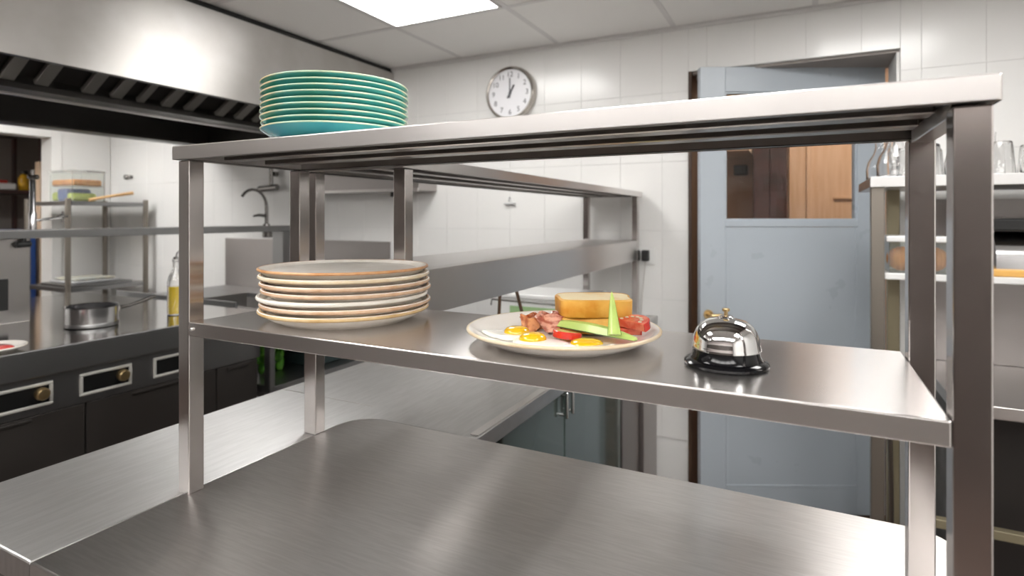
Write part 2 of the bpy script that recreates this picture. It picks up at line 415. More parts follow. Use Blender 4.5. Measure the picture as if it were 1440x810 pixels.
b = MB().box(OX0, OX0+.016, YW-.004, YW+WT, 0, OZ-.001, .002)
struct('trim_1', b, 'trim_brown', 'dark brown wooden lining on the left of the blue door opening')
b = MB().box(OX0+.017, OX1-.001, YW+.02, YW+WT, OZ-.012, OZ-.001)
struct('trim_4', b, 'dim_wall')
b = MB().box(OX1-.012, OX1-.001, YW+.01, YW+WT-.03, 0, OZ-.013)
struct('trim_5', b, 'white_wall')
# things seen through its pane
t = thing('corridor_cupboard', 'tall dark brown cupboard in the corridor seen through the door window', 'cupboard', (-.22, 4.7, 0))
obj('body', MB().box(-.335, -.105, 4.62, 4.985, 0, 2.45, .004), 'dark_cabinet', t)
obj('door', MB().box(-.330, -.223, 4.60, 4.619, .08, 2.40, .003), 'dark_cabinet', t)
obj('door', MB().box(-.219, -.110, 4.60, 4.619, .08, 2.40, .003), 'dark_cabinet', t)
t = thing('corridor_shelf_panel', 'ochre wooden wall panel beside the dark cupboard, seen through the door window', 'panel', (.5, 4.95, 0))
obj('board', MB().box(-.10, 1.4, 4.95, 4.985, 0, 2.45, .003), 'ochre_wood', t)
obj('rail', MB().box(.20, 1.39, 4.93, 4.949, 1.52, 1.545, .003), 'ochre_wood', t)
obj('stile', MB().box(.02, .05, 4.93, 4.949, 0, 2.40, .003), 'ochre_wood', t)
tag(obj('corridor_bulkhead', MB().box(-2.1, -.345, 4.4, 4.985, 1.86, 2.58, .003), 'cream_paint'), 'pale cream boxed bulkhead high in the corridor behind the door', 'bulkhead')
t = thing('corridor_wall_speaker', 'small dark box on the tan corridor wall below the cream bulkhead', 'box', (-.43, 4.98, 1.74))
obj('body', MB().box(-.50, -.40, 4.90, 4.985, 1.72, 1.80, .008), 'black_matt', t)
obj('bracket', MB().cyl((-.45, 4.9995, 1.76), (-.45, 4.9855, 1.76), .02, 12), 'dark_tap', t)

# ------------------------------------------------------------------ extractor hood
zb = H+.524
t = thing('extractor_hood', 'large stainless extractor hood hanging over the cooking range', 'hood', (-3.1, 1, zb))
b = MB().box(HX1-.006, HX1, HY0, YW-.004, zb, ZC-.028, .0015)
obj('front_skirt', b, 'steel_hood', t)
obj('front_lip', MB().box(HX1-.03, HX1-.0065, HY0, YW-.004, zb, zb+.012, .002), 'steel_dark', t)
obj('front_skirt_lining', MB().box(HX1-.011, HX1-.0065, HY0+.01, YW-.006, zb+.0125, ZC-.03), 'steel_dark', t)
obj('top_flashing', MB().box(HX1-.03, HX1-.014, HY0, YW-.004, ZC-.0275, ZC-.001), 'black_matt', t)
obj('rear_skirt', MB().box(HX0, HX0+.006, HY0, YW-.004, zb, ZC-.01), 'steel_dark', t)
obj('rear_lip', MB().box(HX0+.0065, HX0+.14, HY0, YW-.004, zb, zb+.012), 'steel_dark', t)
obj('top_plate', MB().box(HX0+.007, HX1-.012, HY0, YW-.006, ZC-.09, ZC-.08), 'steel_dark', t)
obj('end_plate', MB().box(HX0+.007, HX1-.012, YW-.0105, YW-.0065, zb+.0125, ZC-.091), 'steel_dark', t)
gx0, gx1 = -2.98, -2.86
b = MB().box(gx0, gx1, HY0+.01, YW-.0115, zb+.002, zb+.006).box(gx1-.004, gx1, HY0+.01, YW-.0115, zb+.0062, zb+.025)
obj('gutter', b, 'steel_dark', t)
obj('gutter_edge', MB().box(gx0-.030, gx0-.0005, HY0+.01, YW-.0115, zb-.006, zb+.004, .0015), 'steel_y', t)
# sloping filter bank rising from the gutter to the front skirt: each baffle its own piece
fx0, fz0, fx1, fz1 = gx1+.008, zb+.030, HX1-.03, zb+.35
fl = math.hypot(fx1-fx0, fz1-fz0); fa = math.atan2(fz1-fz0, fx1-fx0)
R_f = Matrix.Translation((fx0, 0, fz0)) @ Matrix.Rotation(-fa, 4, 'Y')
bk = MB().box(0, fl, HY0+.02, YW-.02, .030, .034); bk.bm.transform(R_f)
obj('filter_backing', bk, 'oven', t)
y = HY0+.05
bme = None; k = 0
while y < YW-.12:
    wdt = .050 if k % 5 else .034
    mb = MB().box(.0, fl, 0, wdt, -.004, .018, .002, 1)
    mb.bm.transform(Matrix.Translation((0, y, 0)) @ R_f)
    obj('baffle', mb, 'steel_baffle', t)
    y += .118 if k % 5 != 2 else .175
    k += 1

# ------------------------------------------------------------------ gantries (folded sheet shelves on square posts)
def folded_shelf(x0, x1, y0, y1, zt, d, ret=.014):
    th = .0016
    b = MB().box(x0, x1, y0, y1, zt-d, zt, .0022, 3)      # outer folded body
    # hollow it out from below: remove the bottom and give the inside its own faces
    bm = b.bm
    low = [f for f in bm.faces if all(v.co.z < zt-d+.0021 for v in f.verts)]
    bmesh.ops.delete(bm, geom=low, context='FACES')
    return b
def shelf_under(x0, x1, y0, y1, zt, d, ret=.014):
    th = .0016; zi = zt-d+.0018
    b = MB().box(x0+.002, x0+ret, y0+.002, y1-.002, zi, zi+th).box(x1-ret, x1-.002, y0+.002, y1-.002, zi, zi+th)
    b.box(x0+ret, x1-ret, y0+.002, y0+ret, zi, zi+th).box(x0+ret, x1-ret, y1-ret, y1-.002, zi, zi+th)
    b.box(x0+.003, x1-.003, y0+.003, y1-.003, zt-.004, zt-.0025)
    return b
def channel(x0, x1, y0, y1, z0, z1):
    return MB().box(x0, x1, y0, y1, z0, z1, .0015, 1)
PW = .029
ZT, ZM, ZK = H+.124, H-.183, H-.486
g1 = thing('pass_gantry', 'two-tier stainless pass shelf standing on the foreground counter', 'shelf unit', (-.42, .64, ZK))
XA, XB = -.985, .1194                        # left and right front posts
obj('post', MB().box(XA, XA+PW, .637, .637+PW, ZK, ZT-.025, .0018), 'steel_post', g1)
obj('post', MB().box(XB, XB+PW, .637, .637+PW, ZK, ZT-.025, .0018), 'steel_post', g1)
obj('post', MB().box(XB, XB+PW, .883, .883+PW, ZK, ZT-.025, .0018), 'steel_post', g1)
obj('post', MB().box(XA, XA+PW, .883, .883+PW, ZM-.026, ZT-.025, .0018), 'steel_post', g1)
obj('top_shelf', folded_shelf(-.987, .152, .626, .916, ZT, .025), 'steel', g1)
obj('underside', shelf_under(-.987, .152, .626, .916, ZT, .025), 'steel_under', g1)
for y in (.70, .79):
    obj('stiffener', channel(-.95, .117, y, y+.032, ZT-.021, ZT-.0045), 'steel_rail', g1)
obj('end_rail', MB().box(XB+.003, XB+.025, .667, .882, ZT-.030, ZT-.012, .001, 1), 'steel', g1)
obj('middle_shelf', folded_shelf(XA+PW+.0003, XB-.0003, .637, .937, ZM, .0255), 'steel_shelf', g1)
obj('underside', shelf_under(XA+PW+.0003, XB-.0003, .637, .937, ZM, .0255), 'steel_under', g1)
obj('stiffener', channel(-.94, .10, .77, .81, ZM-.022, ZM-.0045), 'steel_rail', g1)
for (bx, bz) in ((XA+PW+.010, ZM-.012),):
    obj('bolt', MB().cyl((bx, .6335, bz), (bx, .6369, bz), .0028, 12, .0006), 'steel', g1)

g2 = thing('heated_gantry', 'stainless gantry with deep heated shelf running back to the tiled wall', 'shelf unit', (-.86, 1.9, ZK))
XC, XD = -1.003, -.722
YE0, YE1 = .940, 2.772
obj('post', MB().box(XC, XC+PW+.006, YE0, YE0+PW, ZK, ZT-.025, .0018), 'steel_post', g2)
obj('post', MB().box(XD-PW, XD, YE0, YE0+PW, H-.216, ZT-.025, .0018), 'steel_post', g2)
obj('post', MB().box(XC, XC+PW, YE1, YE1+PW, ZK, ZT-.025, .0018), 'steel_post', g2)
obj('post', MB().box(XD-PW, XD, YE1, YE1+PW, ZK, ZT-.025, .0018), 'steel_post', g2)
obj('top_shelf', folded_shelf(XC-.004, XD+.008, .925, 2.83, ZT, .026), 'steel_y', g2)
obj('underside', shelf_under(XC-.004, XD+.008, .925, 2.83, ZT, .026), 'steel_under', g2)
for x in (-.93, -.83):
    obj('stiffener', channel(x, x+.03, .96, 2.77, ZT-.022, ZT-.0045), 'steel_rail', g2)
hs = MB().box(XC+PW+.0005, XD-PW-.0005, YE0+.001, 2.80, H-.212, H-.114, .002, 2)
hs.box(XD-PW-.0004, XD-.001, YE0+PW+.0005, YE1-.0005, H-.212, H-.114, .002, 2).box(XC, XC+PW+.0004, YE0+PW+.0005, YE1-.0005, H-.212, H-.114, .002, 2)
obj('heated_shelf', hs, 'steel_y', g2)

# ------------------------------------------------------------------ counters
def round_poly(pts, r, seg=8):
    out = []; n = len(pts)
    for i in range(n):
        p = Vector((*pts[i], 0)); a = Vector((*pts[i-1], 0)); c = Vector((*pts[(i+1) % n], 0))
        ri = r[i]
        if ri <= 0: out.append((p.x, p.y)); continue
        u = (a-p).normalized(); v = (c-p).normalized()
        cen = p+u*ri+v*ri
        for k in range(seg+1):
            th = k/seg*PI/2
            q = cen-v*ri*math.cos(th)-u*ri*math.sin(th)
            out.append((q.x, q.y))
    return out
YN = .413
c1 = thing('steel_counter', 'foreground stainless counter with rounded far corners under the pass shelf', 'counter', (-.4, .75, 0))
poly = round_poly([(-.971, YN), (.200, YN), (.200, 1.085), (-.971, 1.085)], (0, .02, .045, .07))
obj('worktop', MB().prism(poly, ZK-.042, ZK, .003), 'steel_counter', c1)
obj('cabinet', MB().box(-.955, .16, YN+.03, 1.05, .06, ZK-.0425, .002), 'steel_range', c1)
obj('plinth', MB().box(-.95, .14, YN+.06, 1.02, 0, .0595), 'oven', c1)
c2 = thing('side_counter', 'long stainless counter running from the left foreground to the back wall', 'counter', (-1.0, 1.6, 0))
poly = [(-1.315, YN), (-.9725, YN)]
arc = round_poly([(-.9725, YN), (.200, YN), (.200, 1.0865), (-.9725, 1.0865)], (0, 0, 0, .07))
poly = [(-1.315, YN), (-.9725, YN)]
cx, cy, r = -.9725+.07, 1.0865-.07, .07
for k in range(9):
    th = k/8*PI/2
    poly.append((cx-r*math.cos(th), cy+r*math.sin(th)))
poly += [(-.640, 1.0865), (-.640, YW-.004), (-1.315, YW-.004)]
obj('worktop', MB().prism(poly, ZK-.042, ZK-.0004, .003), 'steel_counter_y', c2)
obj('edge_bead', MB().box(-.664, -.642, 1.10, YW-.02, ZK-.0003, ZK+.0022, .001, 2), 'steel', c2)
obj('joint', MB().box(-1.31, -.985, 1.150, 1.1525, ZK-.0004, ZK+.0006), 'steel', c2)
obj('cabinet', MB().box(-1.28, -.98, YN+.03, 1.20, .06, ZK-.0425, .002), 'steel_range', c2)
obj('cabinet', MB().box(-1.28, -.70, 1.201, 1.255, .06, ZK-.0425, .002), 'steel_range', c2)
obj('end_panel', MB().box(-1.28, -.645, 2.585, YW-.005, .0, ZK-.0425, .002), 'steel_panel', c2)
obj('leg', MB().box(-.69, -.66, 1.09, 1.115, .0, ZK-.0425, .002), 'steel', c2)
# glass-door refrigerator below it
fr = thing('glass_door_refrigerator', 'undercounter refrigerator with green tinted glass doors below the side counter', 'refrigerator', (-.95, 1.9, 0))
obj('body', MB().box(-1.27, -.700, 1.260, 2.580, .06, ZK-.046, .003), 'steel_range', fr)
obj('plinth', MB().box(-1.25, -.72, 1.27, 2.57, 0, .0595), 'oven', fr)
for (ya, yb, cap) in ((1.262, 1.676, 'left'), (1.682, 2.300, 'right')):
    d = obj('door', MB().box(-.699, -.668, ya, yb, .10, ZK-.05, .004), 'green_glass', fr)
    hy = yb-.025 if cap == 'left' else ya+.020
    hb = MB().cyl((-.6678, hy, .775), (-.650, hy, .775), .005, 10).cyl((-.6678, hy, .835), (-.650, hy, .835), .005, 10).cyl((-.650, hy, .765), (-.650, hy, .845), .006, 12, .002)
    obj('handle', hb, 'chrome', d)  # added pull whose chrome stands in for a glint on the doors
obj('side_panel', MB().box(-.699, -.662, 2.304, 2.578, .06, ZK-.05, .003), 'steel_panel', fr)

# ------------------------------------------------------------------ plates
def plate_mesh(R, h, foot, tb=.0085, lip=.0030):
    """profile of a coupe plate: foot ring, floor, rising wall, rounded lip"""
    f = foot
    pr = [(0, .0030), (f-.006, .0030), (f-.005, 0), (f, 0), (f+.003, .0035),
          (f+(R-f)*.40, h*.28), (f+(R-f)*.75, h*.58), (R-.004, h-.0052), (R-.0006, h-.0030), (R, h-.0010), (R-.0012, h), (R-.0045, h-.0002),
          (R-.010, h-.0032), (f+(R-f)*.62, h*.60+.0012), (f+(R-f)*.25, tb+.0022), (f-.004, tb), (0, tb-.0004)]
    return pr
def rim_mesh(R, h, r=.0030, squash=1.0):
    n = 10
    return [(R-r*.9+r*1.15*math.cos(2*PI*k/n), h-r*.95+r*1.05*squash*math.sin(2*PI*k/n)) for k in range(n)]
def make_plate(loc, R, h, foot, tb, body, rim, label, group, rr=.0030, cat='plate', name='plate', squash=1.0, rlabel='ochre glazed rim'):
    t = thing(name, label, cat, loc, group)
    obj('bowl', MB().lathe(plate_mesh(R, h, foot, tb), loc, 96), body, t, 40)
    obj('rim', MB().lathe(rim_mesh(R, h, rr, squash), loc, 96, True), rim, t, 60, label=rlabel)
    return t
ords = ['bottom', 'second from the bottom', 'third from the bottom', 'fourth from the bottom', 'fifth from the bottom', 'sixth from the bottom', 'seventh from the bottom', 'eighth from the bottom']
PX, PY = -.738, .790
rims = ['rim_ochre', 'rim_tan', 'rim_white', 'rim_tan', 'rim_tan', 'rim_cream', 'rim_orange']
offs = [(.0, .0), (.003, .001), (-.002, -.001), (.004, .002), (.003, .0), (.0, .001), (-.001, .0)]
for k in range(7):
    pos = 'topmost' if k == 6 else ords[k]
    make_plate((PX+offs[k][0], PY+offs[k][1], ZM+.0002+k*.0118), .1475-(.001 if k in (3, 4) else 0), .0245, .111, .0115 if k < 6 else .0185, 'cream_glaze', rims[k],
               'cream plate with earthy rim, %s of the beige stack' % pos, 'beige plates stacked on the middle shelf', .0036 if k < 6 else .0024)
TX, TY = -.742, .770
toff = [(.0, 0), (.001, .001), (-.001, 0), (.001, -.001), (-.001, .001), (0, 0), (.001, 0), (-.001, .001), (.0, 0)]
for k in range(9):
    pos = 'topmost' if k == 8 else ords[k]
    make_plate((TX+toff[k][0], TY+toff[k][1], ZT+.0002+k*.0098), .1255, .0270, .076, .0095, 'teal_blue' if k == 0 else 'teal_glaze', 'teal_rim',
               'teal plate with sandy rim, %s of the teal stack' % pos, 'teal plates stacked on the top shelf', .0015, rlabel='sandy rim')
SX, SY = -.313, .780
make_plate((SX, SY, ZM+.0002), .1400, .0240, .095, .0085, 'plate_white', 'rim_cream', 'large white plate holding the cooked breakfast on the middle shelf', None, .0024, rlabel='cream rim')
ZP = ZM+.0088                                # the plate's floor

# ------------------------------------------------------------------ the breakfast
def blob(cx, cy, z0, rx, ry, hh, seed, lobes=.16, seg=40):
    rnd = random.Random(seed); ph = [rnd.uniform(0, 2*PI) for _ in range(4)]
    wob = lambda a: lobes*(math.sin(2*a+ph[0])*.5+math.sin(3*a+ph[1])*.4+math.sin(5*a+ph[2])*.25)
    mb = MB(); pr = [(0, 0), (.97, 0), (1.0, .25), (.96, .6), (.85, .85), (.6, 1.0), (.3, 1.04), (0, 1.05)]
    mb.lathe(pr, (0, 0, 0), seg, wob=wob)
    for v in mb.bm.verts: v.co = Vector((cx+v.co.x*rx, cy+v.co.y*ry, z0+v.co.z*hh))
    return mb
def plate_h(x, y):
    r = math.hypot(x-SX, y-SY); P = [(0, 0), (.091, 0), (.1063, .0022), (.1229, .0071), (.130, .0123), (.1355, .0153), (.2, .0153)]
    for (a, b2), (c, d) in zip(P, P[1:]):
        if r <= c: return b2+(d-b2)*(r-a)/(c-a)
    return P[-1][1]
def drape(mb):
    for v in mb.bm.verts: v.co.z += plate_h(v.co.x, v.co.y)
    return mb
def egg(cx, cy, yx, yy, rx, ry, seed, label, ry_=.019, yh=.010):
    t = thing('fried_egg', label, 'egg', (cx, cy, ZP), 'fried eggs on the breakfast plate')
    obj('egg_white', drape(blob(cx, cy, ZP+.0004, rx, ry, .0055, seed)), 'egg_white', t, 60)
    m = MB(); m.lathe([(0, 0), (ry_, 0), (ry_*.98, yh*.35), (ry_*.8, yh*.75), (ry_*.45, yh*.96), (0, yh)], (yx, yy, ZP+.0050), 32)
    obj('yolk', drape(m), 'yolk', t, 60)
egg(-.381, .741, -.373, .750, .036, .030, 3, 'fried egg with the leftmost yolk, at the left of the breakfast plate')
egg(-.322, .716, -.333, .719, .038, .028, 8, 'fried egg with a bulging yolk at the front of the breakfast plate')
egg(-.247, .716, -.258, .728, .036, .026, 12, 'fried egg with a flat yolk in front of the green slices', .022, .006)
def slice_outline(w, d, n=48):
    pts = []
    for k in range(n):
        a = 2*PI*k/n; c, s = math.cos(a), math.sin(a)
        e = .42
        x = math.copysign(abs(c)**e, c)*w/2; y = math.copysign(abs(s)**e, s)*d/2
        if y > 0: x *= 1+.07*math.sin(PI*min(1, y/(d/2)))
        pts.append((x, y))
    return pts
def toast(loc, rot, w, d, th, label, tilt=(0, 0)):
    t = thing('toast_slice', label, 'toast', loc, 'toast slices on the breakfast plate')
    t.rotation_euler = (tilt[0], tilt[1], rot)
    BASE[t.name] = (0, 0, 0)
    o = slice_outline(w, d); i = [(x*.955, y*.955) for x, y in o]
    mb = MB(); n = len(o)
    lo = [mb.bm.verts.new((x, y, .002)) for x, y in o]; hi = [mb.bm.verts.new((x*1.01, y*1.01, th-.002)) for x, y in o]
    il = [mb.bm.verts.new((x, y, 0)) for x, y in i]; ih = [mb.bm.verts.new((x, y, th)) for x, y in i]
    for k in range(n):
        j = (k+1) % n
        for a, b2 in ((lo, hi), (hi, ih), (ih, il), (il, lo)):
            mb.bm.faces.new((a[k], a[j], b2[j], b2[k]))
    obj('crust', mb, 'crust', t, 50, label='orange-brown crust')
    mb = MB(); q = [(x*.952, y*.952) for x, y in o]
    mb.prism(q, .0008, th-.0006, .0)
    obj('crumb', mb, 'crumb', t, 40, label='pale toasted crumb')
    return t
toast((-.291, .832, ZP+.0030), .30, .100, .076, .0235, 'lower toast slice, mostly hidden under the upper one')
toast((-.285, .836, ZP+.0275), .46, .108, .090, .026, 'upper toast slice with a pale top and golden crust')
def ribbon(path, wdt, th, tw=None):
    mb = MB(); rows = []
    for i, p in enumerate(path):
        p = Vector(p); t = (Vector(path[min(i+1, len(path)-1)])-Vector(path[max(i-1, 0)])).normalized()
        n = Vector((t.y, -t.x, 0)).normalized() if abs(t.z) < .95 else Vector((1, 0, 0))
        up = Vector((0, 0, 1)); wv = up*math.cos(tw[i])+n*math.sin(tw[i]) if tw else up
        nv = t.cross(wv).normalized()
        row = [mb.bm.verts.new(p+wv*(wdt*(k/3-.5))+nv*(th/2*s)) for s in (1, -1) for k in ((0, 1, 2, 3) if s > 0 else (3, 2, 1, 0))]
        rows.append(row)
    for a, b2 in zip(rows, rows[1:]):
        for k in range(8): mb.bm.faces.new((a[k], a[(k+1) % 8], b2[(k+1) % 8], b2[k]))
    mb.bm.faces.new(rows[0][::-1]); mb.bm.faces.new(rows[-1])
    return mb
def bacon(cx, cy, n_turn, r0, r1, seed, m, label, sx=1., z0=.012, wd=.021):
    rnd = random.Random(seed); path = []; tw = []
    N = 60
    for k in range(N):
        u = k/(N-1); a = u*n_turn*2*PI+seed; r = (r0+(r1-r0)*u)*(1+.14*math.sin(7*a))
        path.append((cx+sx*r*math.cos(a), cy+r*math.sin(a), ZP+z0+.0025*math.sin(3.3*a)))
        tw.append(.45*math.sin(2.1*a+seed)+.25)
    mb = ribbon(path, wd, .0028, tw)
    o = obj('bacon_curl', mb, m, None, 60); tag(o, label, 'bacon', 'bacon curls on the breakfast plate')
    origin_to(o, (cx, cy, ZP))
bacon(-.372, .806, 1.9, .005, .0185, 1, 'bacon_brown', 'crisp orange-brown bacon curl, the left one on the breakfast plate', 1.1)
bacon(-.336, .797, 2.2, .004, .0185, 5, 'bacon', 'pinkish crumpled bacon curl leaning against the toast', 1.1, .016, .027)
# pale green wedges
def wedge(p0, p1, w0, w1, h0, h1, label, up=(0, 0, 1), tip=False):
    t = thing('cucumber_wedge', label, 'vegetable', tuple(p0), 'green wedges on the breakfast plate')
    p0 = Vector(p0); p1 = Vector(p1); d = (p1-p0).normalized(); up = Vector(up); s = d.cross(up).normalized(); u = s.cross(d)
    N = 14; rows = []; rows2 = []; mb = MB(); mb2 = MB()
    for k in range(N):
        q = k/(N-1); c = p0.lerp(p1, q); e = (1-.55*q-.42*q**6) if tip else math.sin(PI*(.06+.88*q))**.55
        w_ = (w0+(w1-w0)*q)*e; h_ = (h0+(h1-h0)*q)*e
        rows.append([mb.bm.verts.new(c+s*(w_*a)+u*(h_*b2)) for a, b2 in ((-.9, .22), (-.35, .92), (.1, 1.0), (.55, .86), (.95, .20))])
        rows2.append([mb2.bm.verts.new(c+s*(w_*a)+u*(h_*b2)) for a, b2 in ((-.97, .24), (-.75, .05), (0, -.06), (.78, .05), (1.02, .22), (.95, .17), (0, .10), (-.9, .17))])
    for R_, m_, n in ((rows, mb, 5), (rows2, mb2, 8)):
        for a, b2 in zip(R_, R_[1:]):
            for k in range(n): m_.bm.faces.new((a[k], a[(k+1) % n], b2[(k+1) % n], b2[k]))
        m_.bm.faces.new(R_[0][::-1]); m_.bm.faces.new(R_[-1])
    obj('flesh', mb, 'avocado', t, 40); obj('skin', mb2, 'avocado_skin', t, 40, label='darker green skin')
wedge((-.336, .792, ZP+.012), (-.198, .752, ZP+.010), .010, .013, .016, .012, 'long pale green wedge lying across the breakfast plate')
wedge((-.224, .741, ZP+.0165), (-.236, .768, ZP+.0720), .0095, .0060, .008, .004, 'pale green wedge standing upright against the toast', up=(.25, -1, .2), tip=True)
# tomato
def tomato(cx, cy, r, rot, label, th=.010, z=.0, tilt=0, seeds=True):
    t = thing('tomato_slice', label, 'tomato', (cx, cy, ZP+z), 'tomato slices on the breakfast plate')
    t.rotation_euler = (tilt, 0, rot); BASE[t.name] = (0, 0, 0)
    pts = [(r*math.cos(a), r*math.sin(a)) for a in [PI*k/20 for k in range(21)]]
    obj('flesh', MB().prism([(x*.94, y*.94+.0005) for x, y in pts], 0, th, .0015), 'tomato', t)
    mb = MB(); n = 21
    a = [mb.bm.verts.new((x*.941, y*.941+.0005, .0005)) for x, y in pts]; b2 = [mb.bm.verts.new((x*1.0, y*1.0, .0008)) for x, y in pts]
    c = [mb.bm.verts.new((x*1.0, y*1.0, th-.0008)) for x, y in pts]; d = [mb.bm.verts.new((x*.941, y*.941+.0005, th-.0003)) for x, y in pts]
    for k in range(n-1):
        for p, q in ((a, b2), (b2, c), (c, d), (d, a)): mb.bm.faces.new((p[k], p[k+1], q[k+1], q[k]))
    for e in (0, n-1): mb.bm.faces.new((a[e], b2[e], c[e], d[e]))
    obj('skin', mb, 'tomato_skin', t)
    if not seeds: return
    mb = MB()
    for k in range(7):
        aa = PI*(k+.5)/7; mb.sphere((r*.62*math.cos(aa), r*.62*math.sin(aa), th+.0005), .0022, (1.6, 1, .45), 8, 6)
    obj('seed', mb, 'rim_cream', t)['kind'] = 'stuff'
tomato(-.219, .800, .029, -.5, 'red tomato half-slice at the right edge of the breakfast plate', .012, .015, .22)
tomato(-.296, .762, .024, 2.7, 'small red tomato half-slice tucked under the long green wedge', .010, .003, .1, False)
tomato(-.236, .812, .030, .3, 'red tomato half-slice behind the upright green wedge', .010, .003, .3, False)

# ------------------------------------------------------------------ service bell
bx, by = -.0854, .752
t = thing('service_bell', 'chrome counter bell with black base on the right of the middle shelf', 'bell', (bx, by, ZM))
obj('base', MB().lathe([(0, 0), (.047, 0), (.0495, .0015), (.0500, .0045), (.0480, .0065), (.0425, .0085), (.0405, .012), (.0385, .0205), (.036, .022), (0, .022)], (bx, by, ZM+.0002), 64), 'black', t)
dome = [(.0395, .0205), (.0408, .0205), (.0408, .0225), (.0400, .0245), (.0396, .0275), (.0385, .0345), (.0355, .0430), (.0300, .0505), (.0215, .0555), (.0120, .0575), (.0105, .0580), (.009, .0572), (0, .0572)]
obj('dome', MB().lathe(dome, (bx, by, ZM+.0004), 72), 'chrome', t, 40)
obj('collar', MB().lathe([(0, .0574), (.0082, .0574), (.0082, .0600), (.0060, .0610), (0, .0610)], (bx, by, ZM+.0004), 32), 'chrome_soft', t)
obj('plunger', MB().lathe([(0, .0608), (.0022, .0608), (.0022, .0655), (.0042, .0662), (.0046, .0680), (.0040, .0696), (0, .0702)], (bx, by, ZM+.0004), 24), 'brass', t, label='small brass push button')

# ------------------------------------------------------------------ wall clock
cx, cz, cr = -1.447, H+.683, .150
t = thing('wall_clock', 'round white wall clock with steel rim on the tiled wall', 'clock', (cx, YW, cz))
def disc(r0, prof, y): pass
RX = Matrix.Rotation(PI/2, 4, 'X')
obj('rim', MB().lathe([(cr-.018, .034), (cr-.010, .040), (cr-.004, .036), (cr, .024), (cr, .001), (cr-.012, .001), (cr-.012, .026), (cr-.018, .030)], (cx, YW, cz), 72, True, RX), 'clock_rim', t)
obj('face', MB().lathe([(0, .002), (cr-.0125, .002), (cr-.0125, .026), (0, .026)], (cx, YW, cz), 64, False, RX), 'clock_face', t)
for n in range(1, 13):
    cu = bpy.data.curves.new('numeral', 'FONT'); cu.body = str(n); cu.size = .040; cu.extrude = .0003; cu.align_x = 'CENTER'; cu.align_y = 'CENTER'
    tmp = bpy.data.objects.new('numeral_text', cu); C.objects.link(tmp)
    dg = bpy.context.evaluated_depsgraph_get()
    me = bpy.data.meshes.new_from_object(tmp.evaluated_get(dg))
    bpy.data.objects.remove(tmp)
    a = PI/2-n*PI/6
    me.transform(Matrix.Translation((math.cos(a)*.104, -.0265, math.sin(a)*.104)) @ Matrix.Rotation(PI/2, 4, 'X'))
    me.materials.clear(); me.materials.append(M['clock_ink'])
    o = bpy.data.objects.new('numeral', me); C.objects.link(o); o.parent = t
def hand(name, a, l, wd, y, tail):
    mb = MB(); mb.box(-wd/2, wd/2, y-.0008, y+.0008, -tail, l, .0004, 1)
    mb.bm.transform(Matrix.Translation((cx, YW, cz)) @ Matrix.Rotation(a, 4, 'Y'))
    obj(name, mb, 'clock_ink', t)
hand('hour_hand', math.radians(30), .052, .010, -.0285, .030)
hand('minute_hand', math.radians(0), .085, .006, -.0305, .026)
obj('hub', MB().lathe([(0, .0265), (.007, .0265), (.007, .0325), (0, .0325)], (cx, YW, cz), 16, False, RX), 'clock_ink', t)

# ------------------------------------------------------------------ sockets, hook, wall shelf on the back wall
t = thing('wall_socket', 'white double wall socket beside the end of the heated gantry', 'socket', (-.70, YW, 1.19))
obj('plate', MB().box(-.765, -.655, YW-.009, YW-.0002, 1.150, 1.236, .002), 'white_plastic', t)
for (sx, lb) in ((-.742, 'black plug in the left hole of the wall socket'), (-.695, 'black plug in the right hole of the wall socket')):
    p = thing('plug', lb, 'plug', (sx, YW-.01, 1.19), 'black plugs in the wall socket')
    obj('body', MB().box(sx-.017, sx+.017, YW-.046, YW-.0095, 1.168, 1.222, .006, 3), 'black_matt', p)
    obj('cord', MB().tube([(sx, YW-.03, 1.168), (sx-.003, YW-.03, 1.13), (sx-.012, YW-.02, 1.07), (sx-.02, YW-.012, .99), (sx-.025, YW-.012, ZK+.004)], .0025, 8), 'cord_white', p)
t = thing('wall_hook', 'small white hook on the tiled wall below the clock', 'hook', (-1.455, YW, H+.085))
obj('plate', MB().box(-1.475, -1.435, YW-.006, YW-.0002, H+.075, H+.105, .002), 'white_plastic', t)
obj('hook', MB().tube([(-1.455, YW-.005, H+.10), (-1.455, YW-.02, H+.11), (-1.455, YW-.028, H+.095), (-1.455, YW-.02, H+.085)], .003, 8), 'grey_plastic', t)
obj('rail', MB().box(-1.49, -1.42, YW-.020, YW-.0065, H+.068, H+.076, .002), 'grey_plastic', t)
t = thing('wall_cabinet', 'narrow grey steel cabinet on the back wall above the sink', 'cabinet', (-2.45, YW, H+.15))
obj('body', MB().box(-2.95, -1.95, YW-.18, YW-.0005, H+.150, H+.26, .003), 'steel_panel', t)
obj('knob', MB().lathe([(0, -.03), (.012, -.03), (.016, -.02), (.012, -.0005), (0, -.0005)], (-2.20, YW-.10, H+.150), 16), 'black_matt', t)
obj('lip', MB().box(-2.95, -1.95, YW-.190, YW-.1805, H+.146, H+.165, .002), 'steel', t)
t = thing('wall_pipe_valve', 'dark pipe with lever valve on the wall above the gooseneck tap', 'valve', (-3.30, YW-.05, H+.2))
obj('pipe', MB().tube([(-3.30, YW-.05, H+.50), (-3.30, YW-.05, H+.22), (-3.30, YW-.05, H+.19)], .013, 12), 'dark_tap', t)
obj('valve_body', MB().cyl((-3.42, YW-.05, H+.195), (-3.24, YW-.05, H+.205), .022, 16, .004), 'dark_tap', t)
obj('bracket', MB().cyl((-3.30, YW-.0005, H+.30), (-3.30, YW-.036, H+.30), .018, 12), 'dark_tap', t)
